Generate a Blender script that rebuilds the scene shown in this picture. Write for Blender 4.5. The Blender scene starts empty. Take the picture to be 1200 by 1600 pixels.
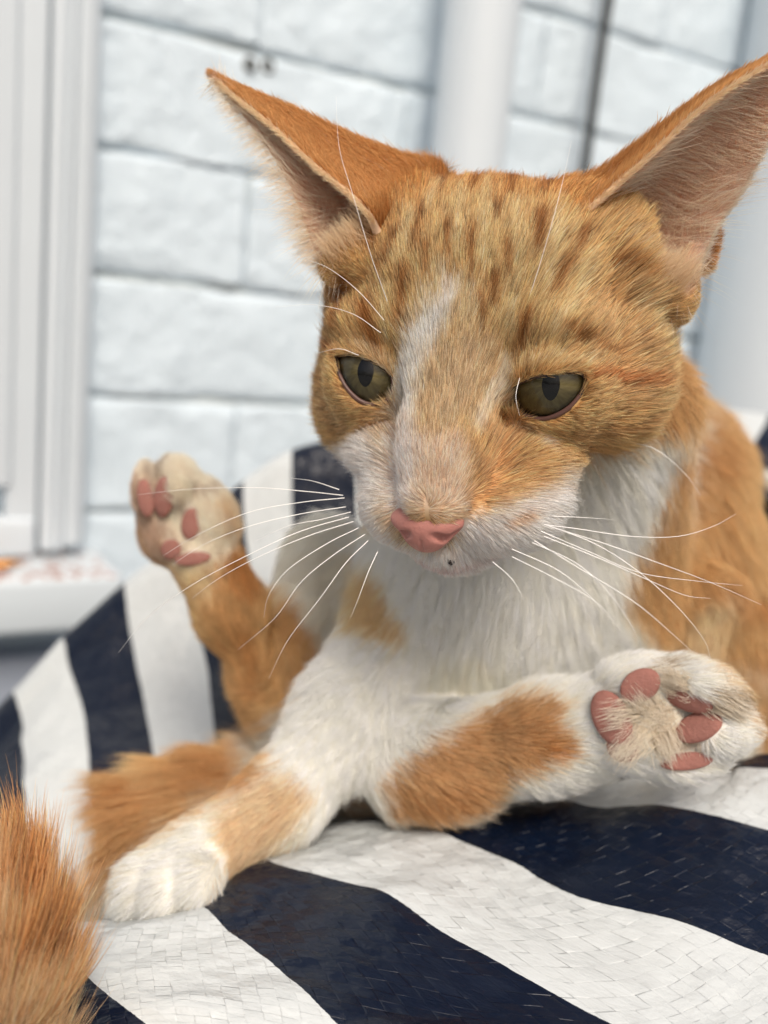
import bpy, math, random
import numpy as np
from mathutils import Matrix, Vector
random.seed(7); RNG = np.random.default_rng(11)
SC = bpy.context.scene
FAST_HAIR = 1.0                     # fur density factor

# ------------------------------------------------------------------ camera
F = 1500.0                          # focal length in pixels of the 1200x1600 photograph
U = np.array([0.0941, 0.9768, 0.1926]); U /= np.linalg.norm(U)          # world up seen by the camera
FW = np.array([0, 0, -1.0]); FW -= U * FW.dot(U); FW /= np.linalg.norm(FW)
RT = np.cross(FW, U)
ROT = np.array([RT, FW, U])         # camera axes -> world axes
CAMH = 0.74
def W(p):                           # millimetres on the camera's axes -> metres in the world
    p = np.asarray(p, float)
    return p @ ROT.T * 0.001 + np.array([0, 0, CAMH])
def P(x, y, z):                     # a measured sight line and distance -> place in millimetres
    x = np.asarray(x, float); y = np.asarray(y, float); z = np.asarray(z, float)
    return np.stack([(x - 600) * z / F, -(y - 800) * z / F, -z + 0 * x], -1)
def PX(p):
    return 600 + F * p[..., 0] / -p[..., 2], 800 - F * p[..., 1] / -p[..., 2]

cam = bpy.data.cameras.new('camera'); camo = bpy.data.objects.new('camera', cam)
SC.collection.objects.link(camo); SC.camera = camo
cam.sensor_fit = 'VERTICAL'; cam.sensor_height = 24.0; cam.lens = 22.5
cam.clip_start = 0.01; cam.clip_end = 200
m = Matrix([[*ROT[:, 0]], [*ROT[:, 1]], [*ROT[:, 2]]]).transposed()
m4 = Matrix(((ROT[0, 0], ROT[0, 1], ROT[0, 2], 0), (ROT[1, 0], ROT[1, 1], ROT[1, 2], 0), (ROT[2, 0], ROT[2, 1], ROT[2, 2], CAMH), (0, 0, 0, 1)))
camo.matrix_world = m4
cam.dof.use_dof = True; cam.dof.focus_distance = 0.199; cam.dof.aperture_fstop = 5.6
# ------------------------------------------------------------------ sky, sun, exposure
world = bpy.data.worlds.new('World'); SC.world = world; world.use_nodes = True
nt = world.node_tree; sky = nt.nodes.new('ShaderNodeTexSky'); sky.sky_type = 'NISHITA'; sky.sun_disc = False
SUN_EL, SUN_AZ = math.radians(50), math.radians(166)
sky.sun_elevation = SUN_EL; sky.sun_rotation = SUN_AZ; sky.air_density = 1.0; sky.dust_density = 7.0; sky.ozone_density = 0.6
nt.links.new(sky.outputs[0], nt.nodes['Background'].inputs[0]); nt.nodes['Background'].inputs[1].default_value = 0.074
sl = bpy.data.lights.new('sun', 'SUN'); sl.energy = 1.65; sl.angle = math.radians(22); sl.color = (1.0, 0.93, 0.84)
so = bpy.data.objects.new('sun', sl); SC.collection.objects.link(so)
sd = Vector((math.sin(SUN_AZ) * math.cos(SUN_EL), math.cos(SUN_AZ) * math.cos(SUN_EL), math.sin(SUN_EL)))
so.rotation_euler = sd.to_track_quat('Z', 'Y').to_euler(); so.location = (0, 0, 3)
SC.view_settings.view_transform = 'Standard'; SC.view_settings.look = 'None'
SC.view_settings.gamma = 1.0; SC.view_settings.exposure = 0.54; SC.view_settings.use_curve_mapping = False
SC.cycles.use_denoising = True
SC.cycles.max_bounces = 8; SC.cycles.diffuse_bounces = 6; SC.cycles.glossy_bounces = 3; SC.cycles.transparent_max_bounces = 12

# ------------------------------------------------------------------ helpers
def lin(c):
    c = np.asarray(c, float) / 255.0
    return np.where(c <= 0.04045, c / 12.92, ((c + 0.055) / 1.055) ** 2.4)
def newmat(name):
    m = bpy.data.materials.new(name); m.use_nodes = True
    return m, m.node_tree, m.node_tree.nodes['Principled BSDF']
def flat(name, rgb, rough=0.5, spec=0.5, sss=0, bump=None, var=0.0, vscale=40.0, coat=0):
    m, t, b = newmat(name)
    c = lin(rgb)
    b.inputs['Base Color'].default_value = (*c, 1); b.inputs['Roughness'].default_value = rough
    b.inputs['Specular IOR Level'].default_value = spec
    b.inputs['Coat Weight'].default_value = coat
    if sss: b.inputs['Subsurface Weight'].default_value = sss; b.inputs['Subsurface Radius'].default_value = (0.003, 0.0012, 0.0008); b.inputs['Subsurface Scale'].default_value = 1.0
    tc = t.nodes.new('ShaderNodeTexCoord')
    if var:
        n = t.nodes.new('ShaderNodeTexNoise'); n.inputs['Scale'].default_value = vscale; n.inputs['Detail'].default_value = 6
        mx = t.nodes.new('ShaderNodeMix'); mx.data_type = 'RGBA'
        mx.inputs[6].default_value = (*(c * (1 - var)), 1); mx.inputs[7].default_value = (*np.minimum(c * (1 + var * .6), .9), 1)
        t.links.new(tc.outputs['Object'], n.inputs['Vector']); t.links.new(n.outputs['Fac'], mx.inputs[0]); t.links.new(mx.outputs[2], b.inputs['Base Color'])
    if bump:
        sc_, st, dist = bump
        n = t.nodes.new('ShaderNodeTexNoise'); n.inputs['Scale'].default_value = sc_; n.inputs['Detail'].default_value = 8; n.inputs['Roughness'].default_value = .6
        bp = t.nodes.new('ShaderNodeBump'); bp.inputs['Strength'].default_value = st; bp.inputs['Distance'].default_value = dist
        t.links.new(tc.outputs['Object'], n.inputs['Vector']); t.links.new(n.outputs['Fac'], bp.inputs['Height']); t.links.new(bp.outputs[0], b.inputs['Normal'])
    return m
def tag(o, label=None, cat=None, group=None, kind=None):
    if label: o['label'] = label
    if cat: o['category'] = cat
    if group: o['group'] = group
    if kind: o['kind'] = kind
    return o
def empty(name, loc):
    o = bpy.data.objects.new(name, None); o.empty_display_size = .02; SC.collection.objects.link(o); o.location = loc; return o
def link(o, parent=None):
    SC.collection.objects.link(o)
    if parent is not None:
        o.parent = parent; o.matrix_parent_inverse = Matrix.Translation(-Vector(parent.location)) if parent.parent is None else Matrix.Identity(4)
    return o
def meshobj(name, V, Fc, mat, parent=None, smooth=True, world_pts=False):
    V = np.asarray(V, float)
    if not world_pts: V = W(V)
    me = bpy.data.meshes.new(name)
    if isinstance(Fc, np.ndarray):
        k = Fc.shape[1]
        me.vertices.add(len(V)); me.vertices.foreach_set('co', V.astype(np.float32).ravel())
        me.loops.add(Fc.size); me.loops.foreach_set('vertex_index', Fc.astype(np.int32).ravel())
        me.polygons.add(len(Fc)); me.polygons.foreach_set('loop_start', (np.arange(len(Fc)) * k).astype(np.int32))
        me.polygons.foreach_set('loop_total', np.full(len(Fc), k, np.int32))
        me.update(calc_edges=True)
    else:
        me.from_pydata([tuple(v) for v in V], [], Fc); me.update()
    me.validate()
    if smooth: me.polygons.foreach_set('use_smooth', np.ones(len(me.polygons), bool))
    if mat: me.materials.append(mat)
    return link(bpy.data.objects.new(name, me), parent)
def grid_faces(n, m_, closed_v=False):
    i, j = np.meshgrid(np.arange(n - 1), np.arange(m_ if closed_v else m_ - 1), indexing='ij')
    j2 = (j + 1) % m_
    return np.stack([i * m_ + j, (i + 1) * m_ + j, (i + 1) * m_ + j2, i * m_ + j2], -1).reshape(-1, 4)
def catmull(pts, n):
    pts = np.asarray(pts, float); k = len(pts)
    p = np.vstack([2 * pts[0] - pts[1], pts, 2 * pts[-1] - pts[-2]])
    t = np.linspace(0, k - 1, n); i = np.minimum(t.astype(int), k - 2); f = (t - i)[:, None]
    a, b, c, d = p[i], p[i + 1], p[i + 2], p[i + 3]
    return .5 * (2 * b + (c - a) * f + (2 * a - 5 * b + 4 * c - d) * f ** 2 + (3 * b - a - 3 * c + d) * f ** 3)
def tube(path, rad, sides=8):
    path = np.asarray(path, float); n = len(path); rad = np.broadcast_to(rad, (n,))
    tg = np.gradient(path, axis=0); tg /= np.linalg.norm(tg, axis=1)[:, None] + 1e-12
    ref = np.array([.3, .2, .93]); a = np.cross(tg, ref); a /= np.linalg.norm(a, axis=1)[:, None] + 1e-12; b = np.cross(tg, a)
    th = np.linspace(0, 2 * np.pi, sides, endpoint=False)
    V = path[:, None] + rad[:, None, None] * (np.cos(th)[None, :, None] * a[:, None] + np.sin(th)[None, :, None] * b[:, None])
    return V.reshape(-1, 3), grid_faces(n, sides, True)
def vnoise(p, scale, seed=0, octs=3):
    out = np.zeros(len(p)); amp = 1; r = np.random.default_rng(seed)
    for o in range(octs):
        for k in range(4):
            d = r.normal(size=p.shape[1]); d /= np.linalg.norm(d); out += amp * np.sin(p @ d * scale * (2 ** o) * (1 + .3 * k) + r.uniform(0, 6.28)) / 4
        amp *= .5
    return out

# ================================================================== THE WALL (world metres, frame s along, n out, h up)
yaw = math.radians(30.42)
WN = np.array([math.sin(yaw), -math.cos(yaw), 0.0])    # out of the wall, towards the camera
WS = np.array([math.cos(yaw), math.sin(yaw), 0.0])
WD = 0.62387
WO = np.array([0, 0, CAMH]) - WN * WD
def wp(s, n, h): return WO + WS * s + WN * n + np.array([0, 0, 1]) * h       # h measured from camera height
def hit(x, y, n=0.0):                                # where a sight line meets the wall plane, as (s, h)
    d = np.array([(x - 600) / F, -(y - 800) / F, -1.0]) @ ROT.T
    t = (-WD + n) / d.dot(WN); p = d * t
    return p.dot(WS), p[2]
WM = np.array([WS, WN, [0, 0, 1]])
def wallbox(name, s0, s1, n0, n1, h0, h1, mat, parent=None, bevel=0.002, seg=3, jitter=0):
    V = [wp(s, n, h) for s in (s0, s1) for n in (n0, n1) for h in (h0, h1)]
    Fc = [(0, 1, 3, 2), (4, 6, 7, 5), (0, 4, 5, 1), (2, 3, 7, 6), (0, 2, 6, 4), (1, 5, 7, 3)]
    o = meshobj(name, V, Fc, mat, parent, smooth=True, world_pts=True)
    if bevel:
        b = o.modifiers.new('bevel', 'BEVEL'); b.width = bevel; b.segments = seg; b.limit_method = 'NONE'
    return o

paint = flat('brick_white_paint', (207, 220, 229), .5, .4, bump=(38, .65, .008), var=.06, vscale=25)
mortar_m = flat('mortar_paint', (202, 209, 208), .8, .2, bump=(120, .6, .003), var=.35, vscale=35)
gloss_white = flat('gloss_white_paint', (206, 214, 220), .3, .5, bump=(18, .15, .002), var=.04, vscale=12)
def brick_mesh(L, H, D, seed):
    r = np.random.default_rng(seed)
    nu, nv = 44, 18
    u = np.linspace(-1, 1, nu); v = np.linspace(-1, 1, nv); u = np.sign(u) * abs(u) ** .8; v = np.sign(v) * abs(v) ** .6
    uu, vv = np.meshgrid(u, v, indexing='ij')
    # rounded face with worn edges, then sides going back
    ex = .0045; 
    px = uu * L / 2; pz = vv * H / 2
    edge = np.minimum((1 - abs(uu)) * L / 2, (1 - abs(vv)) * H / 2)
    pts = np.stack([px.ravel() * 60, pz.ravel() * 60], 1)
    dep = .0022 * np.clip(.9 + 1.7 * vnoise(pts, .7, seed + 21).reshape(uu.shape), .0, 2.2)
    eu = (1 - abs(uu)) * L / 2; ev = (1 - abs(vv)) * H / 2; face = -dep * np.maximum(np.exp(-ev / .0022), .2 * np.exp(-eu / .003)) + .0007 * vnoise(pts, .9, seed).reshape(uu.shape) + .0006 * vnoise(pts, 3.3, seed + 5).reshape(uu.shape) + .0007 * np.maximum(vnoise(pts, 7.0, seed + 6).reshape(uu.shape) - .35, 0) * 2
    wob = .0009 * vnoise(pts, .8, seed + 9).reshape(uu.shape)
    onx = (abs(uu) > .999); onz = (abs(vv) > .999)
    pz = pz + np.where(onz, wob, 0); px = px + np.where(onx, wob, 0)
    V = np.stack([px, face, pz], -1).reshape(-1, 3)
    Fc = grid_faces(nu, nv).tolist()
    ring = [(i, 0) for i in range(nu)] + [(nu - 1, j) for j in range(1, nv)] + [(i, nv - 1) for i in range(nu - 2, -1, -1)] + [(0, j) for j in range(nv - 2, 0, -1)]
    idx = [i * nv + j for i, j in ring]; base = len(V)
    back = V[idx].copy(); back[:, 1] = -D; V = np.vstack([V, back]); n = len(idx)
    for k in range(n): Fc.append([idx[k], idx[(k + 1) % n], base + (k + 1) % n, base + k][::-1])
    me = bpy.data.meshes.new('brick'); me.from_pydata([tuple(q) for q in V], [], [tuple(q) for q in Fc]); me.update()
    me.polygons.foreach_set('use_smooth', np.ones(len(me.polygons), bool)); me.materials.append(paint)
    return me
wallroot = empty('brick_wall', wp(0, 0, -CAMH)); tag(wallroot, 'white painted brick wall behind the cat with grey mortar lines', 'wall')
wallbox('mortar', -1.6, 1.9, -.10, -.0046, -CAMH, .85, mortar_m, wallroot, bevel=0)
bm_variants = [brick_mesh(.2247, .0722, .012, s) for s in range(8)]
wrot = Matrix(((WS[0], WN[0], 0, 0), (WS[1], WN[1], 0, 0), (0, 0, 1, 0), (0, 0, 0, 1)))
H0 = .23747; LCH = .225
sj = hit(408, 25)[0]                                 # a joint seen in the course above line one
for c in range(-5, 9):
    htop = H0 - .075 * c
    hc = htop - .0375
    off = sj + (LCH / 2 if c % 2 else 0)
    for k in range(-5, 7):
        s = off + LCH * (k + .5)
        o = bpy.data.objects.new('brick', random.choice(bm_variants)); SC.collection.objects.link(o); o.parent = wallroot
        p = wp(s + random.uniform(-.0015, .0015), random.uniform(-.0012, .0012), hc + random.uniform(-.001, .001))
        flip = random.choice((1, -1))
        o.matrix_parent_inverse = Matrix.Translation(-Vector(wallroot.location))
        o.matrix_basis = Matrix.Translation(Vector(p)) @ wrot @ Matrix.Rotation(random.uniform(-.006, .006), 4, 'Y') @ (Matrix.Rotation(math.pi, 4, 'Y') if flip < 0 else Matrix.Identity(4))
hole_m = flat('dark_hole', (60, 50, 30), .9, .1)
for (x, y) in ((390, 101), (418, 104)):
    s, h = hit(x, y); V = []
    r = .0032
    cx = wp(s, -.001, h)
    ring = [[wp(s + rr * math.cos(a), nn, h + rr * math.sin(a)) for a in np.linspace(0, 6.283, 14, endpoint=False)] for rr, nn in ((r * 1.5, .0005), (r * 1.1, .0036), (r * .8, -.001))]
    V = np.array(ring).reshape(-1, 3); Fq = grid_faces(3, 14, True).tolist(); V = np.vstack([V, cx[None]]); Fq += [(28 + i, 28 + (i + 1) % 14, 42) for i in range(14)]
    o = meshobj('screw_hole', V, [tuple(q) for q in Fq], hole_m, wallroot, world_pts=True)

# downpipes
def pipe(x0, x1, y, label, tilt=0.0, sock=None):
    n = .045
    s0 = hit(x0, y, n)[0]; s1 = hit(x1, y, n)[0]; r = (s1 - s0) / 2 * .93; sc_ = (s0 + s1) / 2
    root = empty('downpipe', wp(sc_, n, -CAMH)); tag(root, label, 'drainpipe', 'white downpipes on the brick wall')
    path = np.array([wp(sc_, n, h) for h in np.linspace(-CAMH + .02, .8, 12)])
    V, Fq = tube(path, r, 40); meshobj('pipe', V, Fq, gloss_white, root, world_pts=True)
    for h in ((-.35, .62) if sock is None else sock):
        path = np.array([wp(sc_, n, h + q) for q in (-.02, -.0195, .0195, .02)]); V, Fq = tube(path, [r, r + .004, r + .004, r], 40)
        meshobj('collar', V, Fq, gloss_white, root, world_pts=True)
pipe(694, 803, 60, 'white round downpipe straight behind the middle of the cat head')
pipe(1139, 1300, 430, 'wide white downpipe at the right edge behind the large ear')
# black cable
root_s, _ = hit(950, 0, .02)
path = []
for x, y in ((985, -260), (967, -120), (951, 0), (936, 100), (915, 255), (893, 420), (870, 600), (850, 760)):
    s, h = hit(x, y, .02); path.append(wp(s, .02, h))
path = catmull(path, 50); V, Fq = tube(path, .0037, 12)
cable_m = flat('black_cable', (34, 36, 36), .5, .4)
tag(meshobj('cable', V, Fq, cable_m, world_pts=True), 'thin black cable hanging down between the two white pipes', 'cable')

# window frame and sill
win = empty('window_frame', wp(-.4, .02, -.15)); tag(win, 'white painted wooden window frame at the left edge above the sill', 'window frame')
sillh = hit(60, 882, .03)[1]
def fs(x, y=450, n=.02): return hit(x, y, n)[0]
frame_rows = [('stile', -1.2, fs(26), -.01, .0165, .003), ('rebate', fs(24) - .002, fs(71), -.02, .0125, .002), ('groove_strip', fs(65), fs(76), -.02, .004, .0008),
              ('bead', fs(75), fs(100), -.02, .0165, .003), ('moulding', fs(99), fs(112), -.02, .019, .005), ('architrave', fs(110), fs(150), -.02, .0175, .010)]
for nm, s0, s1, n0, n1, bv in frame_rows:
    lo = sillh + (.045 if nm in ('stile',) else .022 if nm in ('rebate', 'groove_strip') else .004)
    wallbox(nm, s0, s1, n0, n1, lo, .7, gloss_white, win, bevel=bv, seg=5)
wallbox('bottom_rail', -1.2, fs(68), -.02, .016, sillh + .001, sillh + .0255, gloss_white, win, bevel=.003)
sill_m, t, b = newmat('speckled_sill_paint')
tc = t.nodes.new('ShaderNodeTexCoord'); n1 = t.nodes.new('ShaderNodeTexNoise'); n1.inputs['Scale'].default_value = 190; n1.inputs['Detail'].default_value = 5
n2 = t.nodes.new('ShaderNodeTexNoise'); n2.inputs['Scale'].default_value = 14; n2.inputs['Detail'].default_value = 3
geo = t.nodes.new('ShaderNodeNewGeometry'); sx = t.nodes.new('ShaderNodeSeparateXYZ'); t.links.new(geo.outputs['Normal'], sx.inputs[0])
ma = t.nodes.new('ShaderNodeMath'); ma.operation = 'MULTIPLY_ADD'; ma.inputs[1].default_value = .4; t.links.new(n2.outputs[0], ma.inputs[0]); t.links.new(n1.outputs[0], ma.inputs[2])
cr = t.nodes.new('ShaderNodeValToRGB'); cr.color_ramp.elements[0].position = .72; cr.color_ramp.elements[0].color = (*lin((205, 212, 216)), 1)
cr.color_ramp.elements[1].position = .80; cr.color_ramp.elements[1].color = (*lin((150, 95, 75)), 1)
mx = t.nodes.new('ShaderNodeMix'); mx.data_type = 'RGBA'; mx.inputs[6].default_value = (*lin((205, 214, 220)), 1)
pw = t.nodes.new('ShaderNodeMath'); pw.operation = 'GREATER_THAN'; pw.inputs[1].default_value = .7; t.links.new(sx.outputs[2], pw.inputs[0])
t.links.new(tc.outputs['Object'], n1.inputs['Vector']); t.links.new(tc.outputs['Object'], n2.inputs['Vector'])
t.links.new(ma.outputs[0], cr.inputs[0]); t.links.new(cr.outputs[0], mx.inputs[7]); t.links.new(pw.outputs[0], mx.inputs[0]); t.links.new(mx.outputs[2], b.inputs['Base Color'])
b.inputs['Roughness'].default_value = .4
so_ = wallbox('window_sill', -1.2, fs(185, 900, .05), -.02, .062, sillh - .034, sillh, sill_m, None, bevel=.004)
tag(so_, 'white window sill ledge with reddish specks of dirt below the frame', 'window sill')
# dried orange leaf lying on the sill
ls, _ = hit(2, 902, .035)
V = [wp(ls + .009 * math.cos(a) * (1 + .35 * math.cos(3 * a)), .035 + .007 * math.sin(a), sillh + .0015 + .0022 * abs(math.sin(2 * a))) for a in np.linspace(0, 6.283, 12, endpoint=False)]
V = np.array(V + [wp(ls, .035, sillh + .004)])
leaf = meshobj('dry_leaf', V, [(i, (i + 1) % 12, 12) for i in range(12)], flat('dry_leaf_orange', (214, 150, 80), .7), world_pts=True)
sm = leaf.modifiers.new('t', 'SOLIDIFY'); sm.thickness = .0008
tag(leaf, 'small dry orange leaf lying on the window sill', 'leaf')
# band added below the sill, wall shade put in its grey; the ground
pl = wallbox('shaded_wall_band', -1.6, 1.9, 0, .030, -CAMH, sillh - .06, flat('grey_wall_shade', (150, 158, 172), .6, bump=(40, .3, .003), var=.08), None, bevel=.004); tag(pl, kind='structure')
g = meshobj('ground', [(-30, -30, 0), (30, -30, 0), (30, 30, 0), (-30, 30, 0)], [(0, 1, 2, 3)], flat('grey_paving', (150, 152, 152), .8, bump=(8, .5, .01), var=.2, vscale=4), world_pts=True); tag(g, kind='structure')

# ================================================================== STRIPED WOVEN PLASTIC
def woven(name, stripes, cell=3.1, ang=0.0):
    """stripes: list of (v0, v1) navy intervals of the uv's v; uv is stored in attribute 'cloth' (x,y mm, z stripe)"""
    m, t, b = newmat(name); N = t.nodes.new; Lk = t.links.new
    at = N('ShaderNodeAttribute'); at.attribute_name = 'cloth'
    sep = N('ShaderNodeSeparateXYZ'); Lk(at.outputs['Vector'], sep.inputs[0])
    # slight wander on the printed edge
    nz = N('ShaderNodeTexNoise'); nz.inputs['Scale'].default_value = .9; Lk(at.outputs['Vector'], nz.inputs['Vector'])
    pp = N('ShaderNodeMath'); pp.operation = 'MULTIPLY_ADD'; pp.inputs[1].default_value = .012; Lk(nz.outputs[0], pp.inputs[0]); Lk(sep.outputs[2], pp.inputs[2])
    tot = None
    md = N('ShaderNodeMath'); md.operation = 'PINGPONG'; md.inputs[1].default_value = 1.0; Lk(pp.outputs[0], md.inputs[0])
    fl = N('ShaderNodeMath'); fl.operation = 'FLOOR'; Lk(pp.outputs[0], fl.inputs[0])
    mo = N('ShaderNodeMath'); mo.operation = 'FLOORED_MODULO'; mo.inputs[1].default_value = 2.0; Lk(fl.outputs[0], mo.inputs[0])
    # tape weave: checker of two tape directions, each its own tiny tilt and gaps
    mp = N('ShaderNodeMapping'); mp.inputs['Rotation'].default_value = (0, 0, ang); Lk(at.outputs['Vector'], mp.inputs[0])
    nz2 = N('ShaderNodeTexNoise'); nz2.inputs['Scale'].default_value = .12; Lk(mp.outputs[0], nz2.inputs['Vector'])
    va = N('ShaderNodeVectorMath'); va.operation = 'MULTIPLY_ADD'; va.inputs[1].default_value = (1.0, 1.0, 0); Lk(nz2.outputs['Color'], va.inputs[0]); Lk(mp.outputs[0], va.inputs[2])
    def M(op, a, c=None, d=None):
        n_ = N('ShaderNodeMath'); n_.operation = op
        for k_, v_ in enumerate((a, c, d)):
            if v_ is None: continue
            if isinstance(v_, (int, float)): n_.inputs[k_].default_value = v_
            else: Lk(v_, n_.inputs[k_])
        return n_.outputs[0]
    s2 = N('ShaderNodeSeparateXYZ'); Lk(va.outputs[0], s2.inputs[0])
    uu_, vv_ = M('DIVIDE', s2.outputs[0], cell), M('DIVIDE', s2.outputs[1], cell)
    fu, fv = M('FLOOR', uu_), M('FLOOR', vv_); ru, rv = M('SUBTRACT', uu_, fu), M('SUBTRACT', vv_, fv)
    chk = M('FLOORED_MODULO', M('ADD', fu, fv), 2.0)
    prof = lambda r: M('POWER', M('ABSOLUTE', M('SUBTRACT', M('MULTIPLY', r, 2.0), 1.0)), 14.0)      # tape edges
    edge_ = M('ADD', M('MULTIPLY', prof(ru), chk), M('MULTIPLY', prof(rv), M('SUBTRACT', 1.0, chk)))
    wn = N('ShaderNodeTexWhiteNoise'); wn.noise_dimensions = '2D'; cb = N('ShaderNodeCombineXYZ'); Lk(fu, cb.inputs[0]); Lk(fv, cb.inputs[1]); Lk(cb.outputs[0], wn.inputs['Vector'])
    sw = N('ShaderNodeSeparateXYZ'); Lk(wn.outputs['Color'], sw.inputs[0])
    facet = M('ADD', M('MULTIPLY', M('SUBTRACT', sw.outputs[0], .5), ru), M('MULTIPLY', M('SUBTRACT', sw.outputs[1], .5), rv))
    # random level per cell plus sparse raised ticks
    nf = N('ShaderNodeTexNoise'); nf.inputs['Scale'].default_value = .22; nf.inputs['Detail'].default_value = 3; Lk(mp.outputs[0], nf.inputs['Vector'])
    rg = N('ShaderNodeMapRange'); rg.inputs[1].default_value = .42; rg.inputs[2].default_value = .66; Lk(nf.outputs[0], rg.inputs[0])
    gap = N('ShaderNodeMath'); gap.operation = 'MULTIPLY'; Lk(edge_, gap.inputs[0]); Lk(rg.outputs[0], gap.inputs[1])
    h1 = N('ShaderNodeMath'); h1.operation = 'MULTIPLY_ADD'; h1.inputs[1].default_value = -.55; Lk(gap.outputs[0], h1.inputs[0])
    Lk(M('MULTIPLY', facet, 1.1), h1.inputs[2])
    n3 = N('ShaderNodeTexNoise'); n3.inputs['Scale'].default_value = .35; n3.inputs['Detail'].default_value = 4; Lk(at.outputs['Vector'], n3.inputs['Vector'])
    h2 = N('ShaderNodeMath'); h2.operation = 'MULTIPLY_ADD'; h2.inputs[1].default_value = 1.1; Lk(n3.outputs[0], h2.inputs[0]); Lk(h1.outputs[0], h2.inputs[2])
    bp = N('ShaderNodeBump'); bp.inputs['Strength'].default_value = .8; bp.inputs['Distance'].default_value = .00055; Lk(h2.outputs[0], bp.inputs['Height']); Lk(bp.outputs[0], b.inputs['Normal'])
    mx = N('ShaderNodeMix'); mx.data_type = 'RGBA'; mx.inputs[6].default_value = (*lin((198, 203, 204)), 1); mx.inputs[7].default_value = (*lin((5, 17, 37)), 1)
    Lk(mo.outputs[0], mx.inputs[0])
    # scuffs: slightly greyer worn patches
    sc_ = N('ShaderNodeTexNoise'); sc_.inputs['Scale'].default_value = .05; sc_.inputs['Detail'].default_value = 9; sc_.inputs['Roughness'].default_value = .7; Lk(at.outputs['Vector'], sc_.inputs['Vector'])
    r2 = N('ShaderNodeMapRange'); r2.inputs[1].default_value = .5; r2.inputs[2].default_value = .75; r2.inputs[4].default_value = .35; Lk(sc_.outputs[0], r2.inputs[0])
    m2 = N('ShaderNodeMix'); m2.data_type = 'RGBA'; m2.blend_type = 'MIX'; m2.inputs[7].default_value = (*lin((120, 125, 130)), 1)
    s3 = N('ShaderNodeMath'); s3.operation = 'MULTIPLY'; s3.inputs[1].default_value = .10; Lk(r2.outputs[0], s3.inputs[0]); Lk(s3.outputs[0], m2.inputs[0]); Lk(mx.outputs[2], m2.inputs[6])
    Lk(m2.outputs[2], b.inputs['Base Color'])
    r3 = N('ShaderNodeMapRange'); r3.inputs[3].default_value = .2; r3.inputs[4].default_value = .42; Lk(sc_.outputs[0], r3.inputs[0]); Lk(r3.outputs[0], b.inputs['Roughness'])
    b.inputs['Specular IOR Level'].default_value = .4
    return m
def cloth_sheet(name, rows, mat, stripe0, nu=150, per=26, wrinkle=1.0, seed=1, skirt=60, wscale=.05):
    """rows = stripe edge curves, each a list of (x, y, distance) -> a dense sheet; stripe index grows by one per row"""
    R = np.array([[P(*q) for q in r] for r in rows])            # rows x cols x 3
    A = np.stack([catmull(r, nu) for r in R])                     # rows x nu x 3
    nv = (len(rows) - 1) * per + 1
    S = np.stack([catmull(A[:, i], nv) for i in range(nu)])       # nu x nv x 3
    du = np.linalg.norm(np.diff(S, axis=0), axis=-1).mean(1); dv = np.linalg.norm(np.diff(S, axis=1), axis=-1).mean(0)
    uu = np.concatenate([[0], np.cumsum(du)]); vv = np.concatenate([[0], np.cumsum(dv)])
    st = np.linspace(0, len(rows) - 1, nv) + stripe0
    C = np.stack([np.broadcast_to(uu[:, None], S.shape[:2]), np.broadcast_to(vv[None], S.shape[:2]), np.broadcast_to(st[None], S.shape[:2])], -1)
    gu = np.gradient(S, axis=0); gv = np.gradient(S, axis=1); n = np.cross(gu, gv); n /= np.linalg.norm(n, axis=-1)[..., None] + 1e-9
    if n[nu // 2, nv // 2, 2] < 0: n = -n
    q = C[..., :2].reshape(-1, 2)
    w = vnoise(q, wscale * .6, seed + 11, 2) * 1.6 + vnoise(q, wscale, seed, 3) * 1.1 + .9 * np.abs(vnoise(q * [1, .45], wscale * 1.7, seed + 3, 3)) + .25 * vnoise(q, wscale * 6, seed + 7, 2)
    S = S + n * (w.reshape(nu, nv, 1) * wrinkle)
    V = S.reshape(-1, 3); Fc = grid_faces(nu, nv); Cc = C.reshape(-1, 3)
    # skirt: the fabric turns down and under so the body is closed
    ring = [i * nv for i in range(nu)] + [(nu - 1) * nv + j for j in range(1, nv)] + [i * nv + nv - 1 for i in range(nu - 2, -1, -1)] + [j for j in range(nv - 2, 0, -1)]
    base = len(V); k = len(ring)
    cen = V.mean(0)
    low = V[ring] - U * skirt; low = low * .9 + (cen - U * skirt) * .1
    V = np.vstack([V, low, (cen - U * skirt * 1.1)[None]]); Cc = np.vstack([Cc, Cc[ring], Cc[:1]])
    a = np.array(ring); b2 = np.roll(a, -1); c2 = base + np.arange(k); d2 = np.roll(c2, -1)
    Fc = np.vstack([Fc, np.stack([a, b2, d2, c2], -1), np.stack([c2, d2, np.full(k, base + k), np.full(k, base + k)], -1)[:0]])
    me_faces = [tuple(f) for f in Fc.tolist()] + [(int(c), int(d), base + k) for c, d in zip(c2, d2)]
    o = meshobj(name, V, me_faces, mat)
    at = o.data.attributes.new('cloth', 'FLOAT_VECTOR', 'POINT'); at.data.foreach_set('vector', Cc.astype(np.float32).ravel())
    return o
wovA = woven('woven_striped_plastic', None, cell=3.0, ang=.35)
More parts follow.
